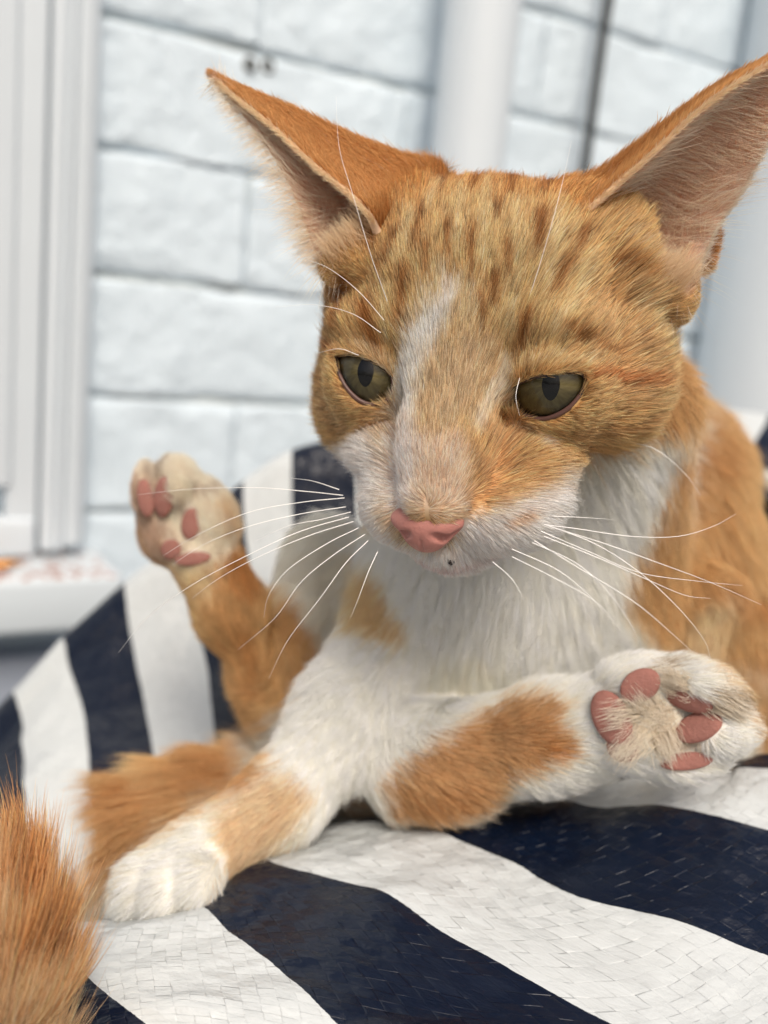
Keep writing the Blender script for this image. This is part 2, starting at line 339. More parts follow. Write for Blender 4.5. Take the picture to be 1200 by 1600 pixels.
rowsA = [
 [(-140, 1520, 290), (-100, 1500, 250), (-60, 1510, 225), (-30, 1590, 205), (10, 1660, 195), (50, 1720, 188), (120, 1820, 178)],
 [(60, 1470, 290), (80, 1450, 250), (103, 1450, 222), (122, 1505, 205), (170, 1553, 195), (230, 1600, 188), (340, 1690, 178)],
 [(230, 1440, 300), (270, 1424, 255), (312, 1415, 227), (360, 1458, 214), (430, 1515, 202), (530, 1600, 187), (660, 1700, 176)],
 [(380, 1365, 300), (405, 1350, 262), (435, 1347, 236), (580, 1388, 222), (727, 1473, 205), (973, 1600, 186), (1180, 1710, 176)],
 [(480, 1340, 305), (540, 1300, 275), (660, 1294, 255), (790, 1340, 238), (900, 1397, 222), (1120, 1450, 208), (1400, 1560, 195)],
 [(640, 1335, 320), (740, 1280, 290), (850, 1252, 268), (933, 1267, 252), (1067, 1270, 242), (1200, 1292, 232), (1500, 1350, 222)],
 [(760, 1300, 335), (860, 1245, 308), (980, 1216, 288), (1080, 1213, 272), (1140, 1213, 262), (1200, 1207, 254), (1500, 1235, 240)],
 [(820, 1300, 350), (930, 1225, 325), (1040, 1197, 305), (1110, 1190, 290), (1167, 1189, 277), (1200, 1183, 268), (1500, 1200, 252)],
 [(900, 1420, 370), (1000, 1300, 345), (1080, 1250, 325), (1130, 1240, 310), (1180, 1235, 297), (1220, 1230, 290), (1520, 1250, 270)],
]
bagA = cloth_sheet('woven_cushion', rowsA, wovA, 1, nu=240, per=32, wrinkle=1.25, seed=3, skirt=470)
tag(bagA, 'navy and white striped woven plastic cushion the cat is lying on', 'cushion', 'striped woven plastic cushions')
wovB = woven('woven_striped_plastic_behind', None, cell=3.0, ang=.05)
def colB(pts, z0=400, z1=330):
    n = len(pts); return [(x, y, z) for (x, y), z in zip(pts, (z0 + 35, z0, z0 - 10, z0 - 25, z0 - 45, z1))]
rowsB = [colB(q) for q in [
 [(-120, 1290), (-110, 1220), (-105, 1260), (-100, 1310), (-95, 1380), (-90, 1500)],
 [(30, 1150), (24, 1084), (36, 1125), (34, 1175), (37, 1245), (45, 1420)],
 [(112, 1060), (102, 997), (112, 1045), (130, 1110), (140, 1200), (155, 1400)],
 [(205, 980), (197, 911), (207, 995), (226, 1095), (243, 1190), (265, 1380)],
 [(315, 890), (306, 818), (302, 940), (325, 1050), (342, 1165), (365, 1370)],
 [(385, 820), (379, 748), (385, 860), (405, 960), (430, 1080), (460, 1350)],
 [(460, 770), (456, 701), (458, 830), (475, 940), (500, 1060), (530, 1340)],
 [(560, 760), (556, 690), (560, 830), (580, 940), (600, 1060), (630, 1330)],
 [(690, 790), (690, 720), (690, 830), (700, 940), (720, 1060), (740, 1330)]]]
bagB = cloth_sheet('woven_cushion', rowsB, wovB, 1, nu=120, per=22, wrinkle=1.3, seed=8, skirt=420, wscale=.035)
tag(bagB, 'navy and white striped woven plastic cushion standing behind the raised paw', 'cushion', 'striped woven plastic cushions')
rowsC = [
 [(960, 690, 540), (960, 640, 500), (955, 660, 480), (950, 700, 465), (940, 760, 455)],
 [(1112, 690, 540), (1113, 640, 500), (1108, 655, 480), (1100, 680, 465), (1090, 760, 455)],
 [(1215, 700, 540), (1205, 648, 500), (1195, 665, 480), (1172, 706, 465), (1150, 770, 455)],
 [(1330, 700, 540), (1320, 655, 500), (1300, 690, 480), (1280, 740, 465), (1260, 790, 455)]]
bagC = cloth_sheet('woven_cushion', rowsC, wovB, 1, nu=60, per=20, wrinkle=.8, seed=12, skirt=20)
tag(bagC, 'striped woven plastic cushion far right behind the cat shoulder', 'cushion', 'striped woven plastic cushions')
# round pale tray the far cushion stands on, over a brown wooden stool
rim_m = flat('pale_enamel', (208, 208, 200), .35); wood_m = flat('brown_wood', (120, 92, 66), .7, bump=(30, .4, .004), var=.35, vscale=20)
cA = P(1290, 735, 520); st = empty('side_table', W(cA - U * 0)); tag(st, 'pale rimmed round table with dark brown base at the right edge', 'table')
def lathe(name, prof, cen, mat, parent, seg=64):
    th = np.linspace(0, 2 * np.pi, seg, endpoint=False); c = W(cen)
    V = np.array([[c + np.array([r * math.cos(a), r * math.sin(a), h]) for a in th] for r, h in prof]).reshape(-1, 3)
    return meshobj(name, V, grid_faces(len(prof), seg, True), mat, parent, world_pts=True)
lathe('tabletop', [(.0005, .002), (.075, .002), (.080, .004), (.083, .002), (.084, -.004), (.080, -.010), (.0005, -.011)], cA, rim_m, st)
lathe('table_base', [(.068, -.0115), (.066, -.05), (.07, -.2), (.075, -.55), (.0005, -.56)], cA, wood_m, st)

# ================================================================== THE CAT
# ---- signed distance helpers (millimetres, camera axes)
def sd_ell(p, c, r, R=None):
    q = p - np.asarray(c, float)
    if R is not None: q = q @ R
    r = np.asarray(r, float)
    k0 = np.linalg.norm(q / r, axis=-1); k1 = np.linalg.norm(q / (r * r), axis=-1) + 1e-9
    return k0 * (k0 - 1) / k1
def sd_cap(p, a, b, ra, rb):
    a = np.asarray(a, float); b = np.asarray(b, float)
    ab = b - a; t = np.clip((p - a) @ ab / ab.dot(ab), 0, 1)
    return np.linalg.norm(p - (a + t[..., None] * ab), axis=-1) - (ra + (rb - ra) * t)
def smin(a, b, k):
    h = np.maximum(k - np.abs(a - b), 0) / k
    return np.minimum(a, b) - h * h * k * .25
def smax(a, b, k): return -smin(-a, -b, k)
def rot(a, b, c):
    ca, sa, cb, sb, cc, sc = math.cos(a), math.sin(a), math.cos(b), math.sin(b), math.cos(c), math.sin(c)
    return np.array([[cc, -sc, 0], [sc, cc, 0], [0, 0, 1]]) @ np.array([[ca, 0, sa], [0, 1, 0], [-sa, 0, ca]]) @ np.array([[1, 0, 0], [0, cb, -sb], [0, sb, cb]])
HR = rot(math.radians(-19.2), math.radians(18.9), math.radians(-5.0)); HT = np.array([14.4, 26.8, -204.5])
def HL(l): return np.asarray(l, float) @ HR.T + HT          # head frame -> camera frame
def toH(p): return (p - HT) @ HR
# eyes
ER = 10.6
EC = [HL((-20.5, -.5, -9.8)), HL((20.8, -.2, -9.8))]
EYE_LOOP = [
 [(527, 556), (540, 554), (562, 555), (585, 565), (602, 577), (613, 592), (614, 608), (611, 622), (596, 630), (578, 632), (560, 625), (543, 608), (532, 588), (526, 570)],
 [(789, 641), (792, 622), (800, 606), (822, 594), (850, 586), (880, 581), (903, 582), (915, 590), (913, 604), (903, 622), (888, 638), (870, 649), (848, 655), (825, 651), (806, 645)]]
def rays_sphere(xy, c, r):
    d = np.stack([(xy[:, 0] - 600) / F, -(xy[:, 1] - 800) / F, -np.ones(len(xy))], 1); d /= np.linalg.norm(d, axis=1)[:, None]
    b = d @ c; disc = np.maximum(b * b - (c.dot(c) - r * r), 0)
    return d * (b - np.sqrt(disc))[:, None]
def closed_spline(pts, n):
    pts = np.asarray(pts, float); k = len(pts); t = np.linspace(0, k, n, endpoint=False); i = t.astype(int); f = (t - i)[:, None]
    a, b, c, d = pts[(i - 1) % k], pts[i % k], pts[(i + 1) % k], pts[(i + 2) % k]
    return .5 * (2 * b + (c - a) * f + (2 * a - 5 * b + 4 * c - d) * f ** 2 + (3 * b - a - 3 * c + d) * f ** 3)
LOOPS = [closed_spline(l, 60) for l in EYE_LOOP]
def poly_sd(x, y, poly):
    """signed distance in pixels, negative inside"""
    a = poly; b = np.roll(poly, -1, 0); best = np.full(x.shape, 1e9); ins = np.zeros(x.shape, bool)
    for (ax, ay), (bx, by) in zip(a, b):
        dx, dy = bx - ax, by - ay; t = np.clip(((x - ax) * dx + (y - ay) * dy) / (dx * dx + dy * dy + 1e-9), 0, 1)
        best = np.minimum(best, (x - ax - t * dx) ** 2 + (y - ay - t * dy) ** 2)
        cr = ((ay > y) != (by > y)) & (x < (bx - ax) * (y - ay) / (by - ay + 1e-12) + ax); ins ^= cr
    return np.where(ins, -1, 1) * np.sqrt(best)

HEAD = [  # kind, args, blend
 ('e', (0, 12, -33), (34, 29, 33), 1), ('e', (0, 22, -20), (25, 17, 18), 8),
 ('e', (-29, 4, -31), (9, 17, 15), 8), ('e', (30.5, 5, -32), (10.5, 19, 16), 8),
 ('e', (-22, -9, -24), (17, 16, 19), 9), ('e', (21.5, -3.5, -25), (17.3, 13.5, 18), 9),
 ('c', (0, 8, -7), (0, -13, 7), 10.5, 8.2, 8), ('c', (0, -12, 5), (-.5, -21, 11.5), 8.2, 6.9, 5),
 ('e', (-9, -27, 2.5), (10.5, 8, 9.5), 5), ('e', (11.5, -26.5, 1.5), (13, 8.3, 10), 5),
 ('e', (-16, -17, -8), (9, 8, 10), 7), ('e', (16, -17, -8), (9, 8, 10), 7),
 ('e', (0, -34.5, -1), (8, 5.5, 7.5), 4), ('c', (0, -30, -8), (0, -25, -30), 13, 17, 8),
 ('e', (-19.5, 11.0, -10.0), (11, 5.5, 9), 6), ('e', (19.5, 11.0, -10.0), (11, 5.5, 9), 6),
 ('e', (-26, 24, -30), (11, 13, 10), 8), ('e', (26, 24, -30), (11, 13, 10), 8)]
EARBASE = [(P(590, 366, 213), P(556, 398, 213), 2.6, 3.6), (P(556, 398, 213), P(522, 420, 216), 3.6, 3.6), (P(910, 378, 212), P(975, 438, 210), 2.8, 4.2),
           (P(610, 338, 214), P(672, 303, 224), 4.4, 4.6), (P(897, 342, 214), P(884, 322, 219), 4.0, 3.8),
           (P(975, 438, 210), P(1052, 472, 212), 4.2, 4.0), (P(1060, 455, 211), P(1082, 395, 208), 3.4, 1.8), (P(1096, 410, 219), P(1112, 366, 214), 3.2, 1.8)]
def head_sdf(p):
    q = toH(p); d = None
    for h in HEAD:
        if h[0] == 'e': e = sd_ell(q, h[1], h[2]); k = h[3]
        else: e = sd_cap(q, h[1], h[2], h[3], h[4]); k = h[5]
        d = e if d is None else smin(d, e, k)
    for s, c in enumerate(EC):                                   # lids wrap the eyeballs
        d = smin(d, np.linalg.norm(p - c, axis=-1) - (ER + 1.1), 3.5)
    for a_, b_, c_, d_ in EARBASE: d = smin(d, sd_cap(p, a_, b_, c_ * .8, d_ * .85), 7.0)
    # mouth crease
    m1 = sd_cap(q, (0, -27, 12.5), (0, -33, 7.5), .45, .5); m2 = sd_cap(q, (0, -32.6, 7.6), (8, -33.6, 3.5), .5, .4); m3 = sd_cap(q, (0, -32.6, 7.6), (-8, -33.6, 3.5), .5, .4)
    d = smax(d, -np.minimum(np.minimum(m1, m2), m3), 1.2)
    x, y = PX(p)
    for s, c in enumerate(EC):
        near = np.linalg.norm(p - c, axis=-1) < 18
        hole = np.full(d.shape, 9.0)
        if near.any():
            hh = poly_sd(x[near], y[near], LOOPS[s]) * .137
            back = -(p[near] - c) @ HR[:, 2] - 2.0
            hole[near] = np.maximum(hh, back)
        d = smax(d, -hole, .8)
    return d
def L3(*a): return P(*a)
BODY = [  # kind, a, b, ra, rb, blend  (camera frame)
 ('c', P(800, 600, 262), P(800, 860, 292), 24, 30, 14),        # neck
 ('c', P(975, 640, 250), P(940, 800, 276), 15, 20, 12),      # ruff under the cheek
 ('c', P(760, 900, 292), P(740, 1090, 300), 36, 36, 18),       # chest
 ('e', P(830, 930, 300), (44, 42, 36), None, None, 14),
 ('e', P(740, 1130, 305), (46, 28, 36), None, None, 14),       # belly
 ('c', P(1010, 780, 335), P(1070, 1000, 345), 31, 34, 16),     # shoulder and back
 ('c', P(1030, 740, 330), P(1000, 900, 330), 22, 30, 14),
 ('c', P(1130, 950, 345), P(1150, 1130, 340), 22, 24, 14),     # hip behind
 ('c', P(1098, 925, 300), P(1085, 1000, 300), 8.5, 7, 8),      # tucked elbow
 ('c', P(640, 960, 285), P(545, 1120, 262), 15, 12.5, 10),     # foreleg
 ('c', P(545, 1120, 262), P(440, 1250, 250), 12.5, 9.5, 8),
 ('c', P(440, 1250, 250), P(325, 1325, 243), 9.5, 8.8, 6),
 ('c', P(660, 1020, 318), P(520, 890, 312), 17, 14, 12),       # thigh of the raised hind leg
 ('c', P(520, 890, 312), P(462, 960, 306), 13, 9, 8),
 ('c', P(466, 960, 304), P(440, 1115, 294), 9, 7.6, 7),        # shin
 ('c', P(436, 1100, 292), P(410, 1070, 290), 7.4, 7.4, 5),
 ('c', P(430, 1095, 290), P(366, 960, 287), 7.6, 9.0, 6),     # raised foot
 ('c', P(362, 960, 287), P(322, 870, 285), 9.2, 10, 6),
 ('c', P(640, 1190, 262), P(700, 1185, 256), 14, 12.8, 8),     # lying foot
 ('c', P(700, 1185, 256), P(860, 1150, 243), 13, 11, 8),
 ('c', P(860, 1150, 243), P(985, 1120, 233), 11, 12, 8),
 ('c', P(650, 1200, 296), P(770, 1130, 315), 11, 20, 8),
 ('c', P(640, 1180, 330), P(500, 1190, 320), 20, 12, 14),      # rump towards the tail
]
TAILP = np.array([P(520, 1200, 318), P(440, 1215, 305), P(330, 1245, 294), P(220, 1280, 284), P(130, 1335, 268), P(40, 1430, 250), P(-70, 1560, 232), P(-120, 1700, 212), P(-60, 1760, 192), P(-40, 1760, 182), P(-30, 1640, 180), P(-20, 1510, 182), P(-12, 1415, 186)])
TAILC = catmull(TAILP, 60)
def TAILR(): return np.interp(np.linspace(0, 1, 60), [0, .1, .5, .9, 1], [12, 9.5, 9.0, 7.5, 3.5])
# paws: (centre, radii) ellipsoids plus pads
def px_ell(x, y, z, rx, ry, rz, ang=0): return (P(x, y, z), (rx * z / F, ry * z / F, rz), ang)
PAWS = [
 # lying hind paw, sole towards the camera
 px_ell(1010, 1118, 234, 88, 84, 9.5, 0), px_ell(1000, 1055, 230, 62, 27, 8, 8), px_ell(1105, 1073, 226, 68, 34, 8.5, -27), px_ell(1128, 1140, 226, 56, 36, 8.5, 10), px_ell(1075, 1185, 230, 62, 27, 8, 12),
 # raised hind paw
 px_ell(292, 815, 286, 70, 74, 9, 0), px_ell(238, 775, 281, 26, 50, 7, 6), px_ell(282, 757, 279, 33, 42, 8, 25), px_ell(335, 810, 282, 32, 50, 8, 25), px_ell(262, 840, 284, 34, 36, 7, 20),
 # forepaw
 px_ell(285, 1352, 241, 72, 55, 10, 30), px_ell(218, 1386, 236, 34, 48, 8.5, -14), px_ell(262, 1392, 232, 34, 44, 8.5, -10), px_ell(312, 1375, 232, 32, 40, 8, -5),
]
def body_sdf(p):
    d = None
    for h in BODY:
        if h[0] == 'e': e = sd_ell(p, h[1], h[2])
        else: e = sd_cap(p, h[1], h[2], h[3], h[4])
        d = e if d is None else smin(d, e, h[5])
    for c, r, a in PAWS:
        a = math.radians(a); R = np.array([[math.cos(a), -math.sin(a), 0], [math.sin(a), math.cos(a), 0], [0, 0, 1]])
        d = smin(d, sd_ell(p, c, r, R), 4.0)
    r = TAILR()
    for i in range(0, 58, 3):
        d = smin(d, sd_cap(p, TAILC[i], TAILC[min(i + 3, 59)], r[i], r[min(i + 3, 59)]), 3)
    return d
def cat_sdf(p):
    p = np.asarray(p, float); out = np.empty(len(p)); CH = 400000
    for i in range(0, len(p), CH):
        q = p[i:i + CH]; b = body_sdf(q); h = np.full(len(q), 60.0)
        nearh = np.linalg.norm(q - HL((0, 0, -18)), axis=1) < 72
        if nearh.any(): h[nearh] = head_sdf(q[nearh])
        out[i:i + CH] = smin(b, h, 11)
    return out
def surface_nets(sdf, lo, hi, step, blk=8):
    lo = np.asarray(lo, float); n = (np.ceil((np.asarray(hi) - lo) / step / blk).astype(int)) * blk + 1
    nb = (n - 1) // blk
    gi = np.stack(np.meshgrid(*[np.arange(k) for k in nb], indexing='ij'), -1).reshape(-1, 3)
    cd = sdf(lo + (gi * blk + blk / 2) * step)
    A = np.repeat(np.repeat(np.repeat(cd.reshape(nb), blk, 0), blk, 1), blk, 2)
    A = np.pad(A, ((0, 1),) * 3, mode='edge').astype(np.float32)
    act = gi[np.abs(cd) < blk * step * .87 + 4.0]
    loc = np.stack(np.meshgrid(*[np.arange(blk + 1)] * 3, indexing='ij'), -1).reshape(-1, 3)
    idx = (act[:, None] * blk + loc[None]).reshape(-1, 3)
    key = np.unique((idx[:, 0] * n[1] + idx[:, 1]) * n[2] + idx[:, 2])
    ii = np.stack(np.unravel_index(key, n), 1)
    A[ii[:, 0], ii[:, 1], ii[:, 2]] = sdf(lo + ii * step)
    ins = A < 0
    m0 = [k - 1 for k in n]
    cnt = np.zeros(m0, np.int8); 
    for a in (0, 1):
        for b in (0, 1):
            for c in (0, 1): cnt += ins[a:a + m0[0], b:b + m0[1], c:c + m0[2]]
    cells = np.argwhere((cnt > 0) & (cnt < 8)); vid = np.full(m0, -1, np.int64); vid[tuple(cells.T)] = np.arange(len(cells))
    acc = np.zeros((len(cells), 3)); w = np.zeros(len(cells))
    corners = [(a, b, c) for a in (0, 1) for b in (0, 1) for c in (0, 1)]
    for a in range(8):
        for b in range(a + 1, 8):
            if sum(abs(np.array(corners[a]) - corners[b])) != 1: continue
            ca, cb = cells + corners[a], cells + corners[b]
            va, vb = A[tuple(ca.T)], A[tuple(cb.T)]; s = (va < 0) != (vb < 0)
            t = va / (va - vb + 1e-12); acc[s] += (ca + t[:, None] * (cb - ca))[s]; w[s] += 1
    V = lo + acc / w[:, None] * step
    quads = []
    for ax in range(3):
        u, v = [(1, 2), (2, 0), (0, 1)][ax]
        sl0 = [slice(1, k - 1) for k in n]; sl0[ax] = slice(0, n[ax] - 1)
        sl1 = list(sl0); sl1[ax] = slice(1, n[ax])
        e = np.argwhere(ins[tuple(sl0)] != ins[tuple(sl1)]) + np.array([0 if k == ax else 1 for k in range(3)])
        du = np.zeros(3, int); du[u] = 1; dv = np.zeros(3, int); dv[v] = 1
        q = np.stack([vid[tuple((e - du - dv).T)], vid[tuple((e - dv).T)], vid[tuple(e.T)], vid[tuple((e - du).T)]], 1)
        fl = ~ins[tuple(e.T)]; q[fl] = q[fl][:, ::-1]; quads.append(q)
    Q = np.vstack(quads); Q = Q[(Q >= 0).all(1)]
    for _ in range(3):                                            # settle the vertices on the surface
        g = grad(sdf, V); dd = sdf(V); V = V - g * np.clip(dd, -step, step)[:, None] * .9
    return V, Q
def grad(sdf, V, e=.25):
    g = np.stack([sdf(V + np.eye(3)[i] * e) - sdf(V - np.eye(3)[i] * e) for i in range(3)], 1)
    return g / (np.linalg.norm(g, axis=1)[:, None] + 1e-9)
lo = np.array([-75.0, -190, -395]); hi = np.array([150.0, 95, -165])
CV, CQ = surface_nets(cat_sdf, lo, hi, 1.15)
CN = grad(cat_sdf, CV)

# ---- coat colours: the pigment pattern of this cat
CS = 2.0; CX0, CY0, CWd, CHt = -200, 0, 850, 960
yy, xx = np.meshgrid(np.arange(CHt) * CS + CY0, np.arange(CWd) * CS + CX0, indexing='ij')
CM = np.zeros((CHt, CWd, 3))
fy = np.fft.fftfreq(CHt)[:, None]; fx = np.fft.rfftfreq(CWd)[None]
def blur(a, px): return np.fft.irfft2(np.fft.rfft2(a) * np.exp(-2 * (np.pi * px / CS) ** 2 * (fx ** 2 + fy ** 2)), a.shape)
def lay(mask, col, soft, op=1.0):
    global CM
    mk = np.clip(blur(mask.astype(float), soft), 0, 1)[..., None] * op
    CM = CM * (1 - mk) + np.array(col, float) * mk
def pgm(pts):
    pts = np.array(pts, float); x0, y0 = pts.min(0); x1, y1 = pts.max(0); out = np.zeros((CHt, CWd))
    j0, j1 = int((x0 - CX0) / CS), int((x1 - CX0) / CS) + 2; i0, i1 = int((y0 - CY0) / CS), int((y1 - CY0) / CS) + 2
    i0 = max(i0, 0); j0 = max(j0, 0)
    out[i0:i1, j0:j1] = poly_sd(xx[i0:i1, j0:j1], yy[i0:i1, j0:j1], pts) < 0
    return out
def strk(pts, w):
    out = np.zeros((CHt, CWd)); pts = np.array(pts, float); ws = np.broadcast_to(w, (len(pts),))
    for (a, b, wa, wb) in zip(pts[:-1], pts[1:], ws[:-1], ws[1:]):
        m_ = max(wa, wb); x0, x1 = min(a[0], b[0]) - m_, max(a[0], b[0]) + m_; y0, y1 = min(a[1], b[1]) - m_, max(a[1], b[1]) + m_
        j0, j1 = max(int((x0 - CX0) / CS), 0), int((x1 - CX0) / CS) + 2; i0, i1 = max(int((y0 - CY0) / CS), 0), int((y1 - CY0) / CS) + 2
        X, Y = xx[i0:i1, j0:j1], yy[i0:i1, j0:j1]; d = b - a; t = np.clip(((X - a[0]) * d[0] + (Y - a[1]) * d[1]) / (d @ d + 1e-9), 0, 1)
        out[i0:i1, j0:j1] = np.maximum(out[i0:i1, j0:j1], np.hypot(X - a[0] - t * d[0], Y - a[1] - t * d[1]) < (wa + (wb - wa) * t) / 2)
    return out
ORG = (206, 164, 110); DORG = (178, 118, 62); TAN = (222, 188, 134); CRM = (238, 216, 178); WHT = (251, 247, 238); GTAN = (196, 166, 128); PEACH = (236, 200, 172)
CM[:] = ORG
# body first
lay(pgm([(560, 800), (1010, 690), (1060, 640), (1080, 620), (1040, 720), (1005, 800), (960, 900), (1010, 970), (1090, 1010), (1230, 1010), (1230, 1260), (880, 1290), (560, 1290), (430, 1330), (130, 1460), (150, 1330), (330, 1260), (420, 1160), (520, 1000), (400, 1000), (410, 860), (540, 780)]), WHT, 8)
lay(pgm([(565, 860), (600, 870), (625, 930), (650, 975), (600, 1000), (560, 990)]), TAN, 9, .9)
lay(pgm([(680, 1010), (760, 1000), (800, 1040), (720, 1070)]), CRM, 22, .35)
lay(pgm([(900, 770), (1000, 690), (1050, 640), (1010, 760), (940, 870), (880, 880)]), (246, 242, 240), 8, .9)
for a, b in (((985, 700), (1085, 690)), ((990, 745), (1070, 755)), ((965, 790), (1050, 800)), ((945, 830), (1030, 835)), ((960, 770), (1060, 778)), ((1000, 720), (1080, 722))): lay(strk([a, b], [9, 2]), (246, 240, 236), 4, .8)
lay(strk([(1150, 700), (1180, 830), (1190, 1000)], 60), TAN, 16, .55)
lay(strk([(1080, 820), (1120, 960)], 50), TAN, 14, .5)
lay(strk([(1100, 900), (1170, 915), (1215, 905)], 26), DORG, 8, .7)
lay(strk([(1180, 1000), (1215, 1000)], 26), DORG, 8, .6)
lay(strk([(1060, 690), (1110, 700)], 30), DORG, 12, .35)
lay(strk([(1110, 930), (1095, 1000)], 60), CRM, 8, .75)
lay(pgm([(1060, 990), (1110, 1010), (1215, 1030), (1215, 1250), (1170, 1090), (1100, 1030)]), ORG, 6, .9)
lay(strk([(1130, 1020), (1180, 1080)], 26), CRM, 6, .6)
# raised hind leg
lay(pgm([(300, 900), (420, 880), (500, 960), (498, 1080), (440, 1180), (370, 1150), (320, 1040), (285, 930)]), ORG, 5, 1)
lay(pgm([(262, 870), (350, 905), (330, 960), (292, 950)]), CRM, 7, .9)
lay(strk([(300, 930), (345, 1090), (400, 1150)], 26), TAN, 7, .8)
lay(strk([(400, 930), (420, 1040), (440, 1110)], 24), TAN, 7, .55)
lay(strk([(365, 880), (400, 935)], 44), DORG, 8, .8)
lay(strk([(385, 1010), (410, 1080)], 22), DORG, 8, .5)
lay(strk([(430, 940), (455, 915)], 26), CRM, 6, .8)
lay(strk([(462, 935), (475, 950)], 26), ORG, 5, .8)
lay(pgm([(200, 700), (350, 700), (385, 830), (375, 870), (330, 900), (255, 890), (205, 810)]), (240, 230, 212), 5, 1)
lay(strk([(570, 1030), (490, 1140), (440, 1210), (350, 1290), (270, 1365), (220, 1400)], [120, 112, 100, 100, 150, 110]), WHT, 4, 1)
lay(strk([(355, 800), (385, 870)], 22), ORG, 6, .6)
lay(strk([(222, 770), (232, 840), (262, 870)], 40), (190, 158, 132), 8, .8)
lay(strk([(260, 718), (240, 745)], 12), (120, 95, 70), 4, .8)
lay(strk([(310, 780), (345, 770)], 8), (130, 105, 80), 3, .7)
lay(pgm([(425, 850), (530, 795), (560, 830), (550, 900), (520, 1000), (498, 990), (490, 930), (450, 905)]), (244, 240, 230), 6, 1)
# tail
lay(pgm([(60, 1240), (240, 1180), (430, 1140), (440, 1200), (330, 1260), (200, 1330), (150, 1440), (60, 1440)]), (214, 172, 120), 8)
for a, b in (((200, 1240), (260, 1230)), ((90, 1280), (170, 1320)), ((300, 1190), (400, 1210)), ((140, 1380), (170, 1330))): lay(strk([a, b], 26), DORG, 10, .5)
lay(strk([(230, 1215), (330, 1190)], 22), TAN, 8, .8)
lay(pgm([(-200, 1150), (70, 1190), (130, 1460), (140, 1700), (-200, 1900)]), (222, 178, 130), 6)
lay(strk([(60, 1320), (95, 1450)], 40), (240, 214, 180), 12, .7); lay(strk([(10, 1400), (30, 1600)], 50), (180, 112, 52), 14, .75); lay(strk([(20, 1230), (20, 1320)], 30), (206, 150, 92), 10, .7)
# foreleg patch and lying foot patch
lay(pgm([(345, 1275), (372, 1255), (420, 1215), (470, 1203), (495, 1225), (480, 1275), (430, 1330), (385, 1375), (355, 1330)]), (230, 198, 156), 6, .9)
lay(pgm([(420, 1215), (400, 1260), (390, 1300), (420, 1270), (450, 1230)]), (240, 220, 190), 8, .4)
lay(pgm([(590, 1210), (640, 1165), (720, 1125), (800, 1097), (860, 1100), (878, 1108), (850, 1125), (875, 1150), (880, 1180), (830, 1195), (780, 1205), (745, 1265), (640, 1275), (590, 1250)]), (208, 164, 112), 6, .97)
lay(strk([(620, 1240), (720, 1240)], 30), DORG, 12, .6); lay(strk([(830, 1170), (870, 1175)], 22), (190, 125, 62), 6, .6)
lay(strk([(1000, 1100), (1060, 1150)], 46), (224, 206, 178), 10, .8)
lay(strk([(1020, 1046), (1050, 1036)], 9), (130, 105, 72), 3, .8); lay(strk([(1110, 1085), (1155, 1100), (1165, 1080)], 20), (150, 125, 90), 5, .7)
lay(strk([(1050, 1165), (1090, 1160)], 8), (150, 125, 95), 3, .5)
lay(pgm([(560, 985), (655, 975), (640, 900), (560, 860)]), WHT, 4, .0)
lay(pgm([(628, 880), (620, 930), (655, 985), (900, 985), (965, 880), (1010, 780), (1050, 650), (900, 700), (760, 860)]), WHT, 8, 1)
CM_BODY = CM.copy()
# head
head_poly = [(480, 560), (482, 470), (500, 400), (470, 330), (330, 100), (700, 255), (830, 262), (960, 250), (1300, 40), (1250, 250), (1120, 440), (1085, 500), (1075, 590), (1040, 650), (990, 688), (905, 725), (880, 780), (865, 850), (790, 885), (700, 900), (620, 880), (545, 800), (510, 700)]
lay(pgm(head_poly), (214, 170, 112), 2, 1)
lay(pgm([(330, 100), (700, 240), (960, 240), (1250, 40), (1100, 260), (905, 345), (850, 330), (700, 310), (585, 340), (450, 230)]), (204, 142, 78), 12, .9)
lay(pgm([(600, 420), (700, 330), (860, 330), (960, 440), (900, 560), (780, 560), (640, 540)]), TAN, 28, .6)
lay(pgm([(880, 470), (1010, 440), (1060, 560), (1030, 640), (960, 650), (930, 560)]), (216, 174, 122), 14, .7)
for pts, w in (([(691, 275), (673, 325)], 13), ([(635, 440), (633, 525)], 13), ([(656, 340), (648, 410)], 12), ([(697, 370), (702, 425)], 11), ([(773, 335), (772, 362)], 12), ([(732, 370), (735, 465)], 8),
               ([(838, 355), (830, 410)], 20), ([(767, 450), (765, 500)], 13), ([(815, 515), (810, 560)], 16), ([(604, 275), (584, 335)], 24), ([(576, 500), (592, 560)], 18), ([(620, 380), (600, 450)], 10),
               ([(800, 280), (790, 320)], 14), ([(738, 280), (733, 315)], 12), ([(850, 290), (842, 325)], 12), ([(790, 400), (788, 450)], 9), ([(868, 430), (850, 480)], 14), ([(900, 380), (880, 420)], 16), ([(700, 450), (690, 520)], 6),
               ([(540, 440), (530, 520)], 18), ([(870, 520), (960, 560)], 12), ([(940, 420), (1010, 460)], 14), ([(560, 350), (590, 400)], 16), ([(665, 400), (672, 470)], 8), ([(745, 480), (750, 540)], 9)):
    lay(strk(pts, [w, w * .5]), (140, 84, 36), 4, .9)
for pts, w in (([(675, 300), (662, 340)], 12), ([(715, 300), (710, 420)], 10), ([(755, 300), (752, 440)], 12), ([(800, 340), (800, 480)], 12), ([(680, 420), (668, 520)], 12), ([(860, 360), (840, 470)], 14), ([(640, 350), (625, 430)], 12), ([(900, 440), (860, 530)], 16), ([(610, 460), (608, 540)], 12), ([(790, 480), (788, 540)], 14), ([(980, 480), (1030, 560)], 16)):
    lay(strk(pts, w), (238, 212, 162), 5, .7)
lay(strk([(712, 455), (690, 500), (664, 545), (645, 590), (630, 650)], [12, 32, 46, 42, 36]), (250, 243, 234), 8, .97)
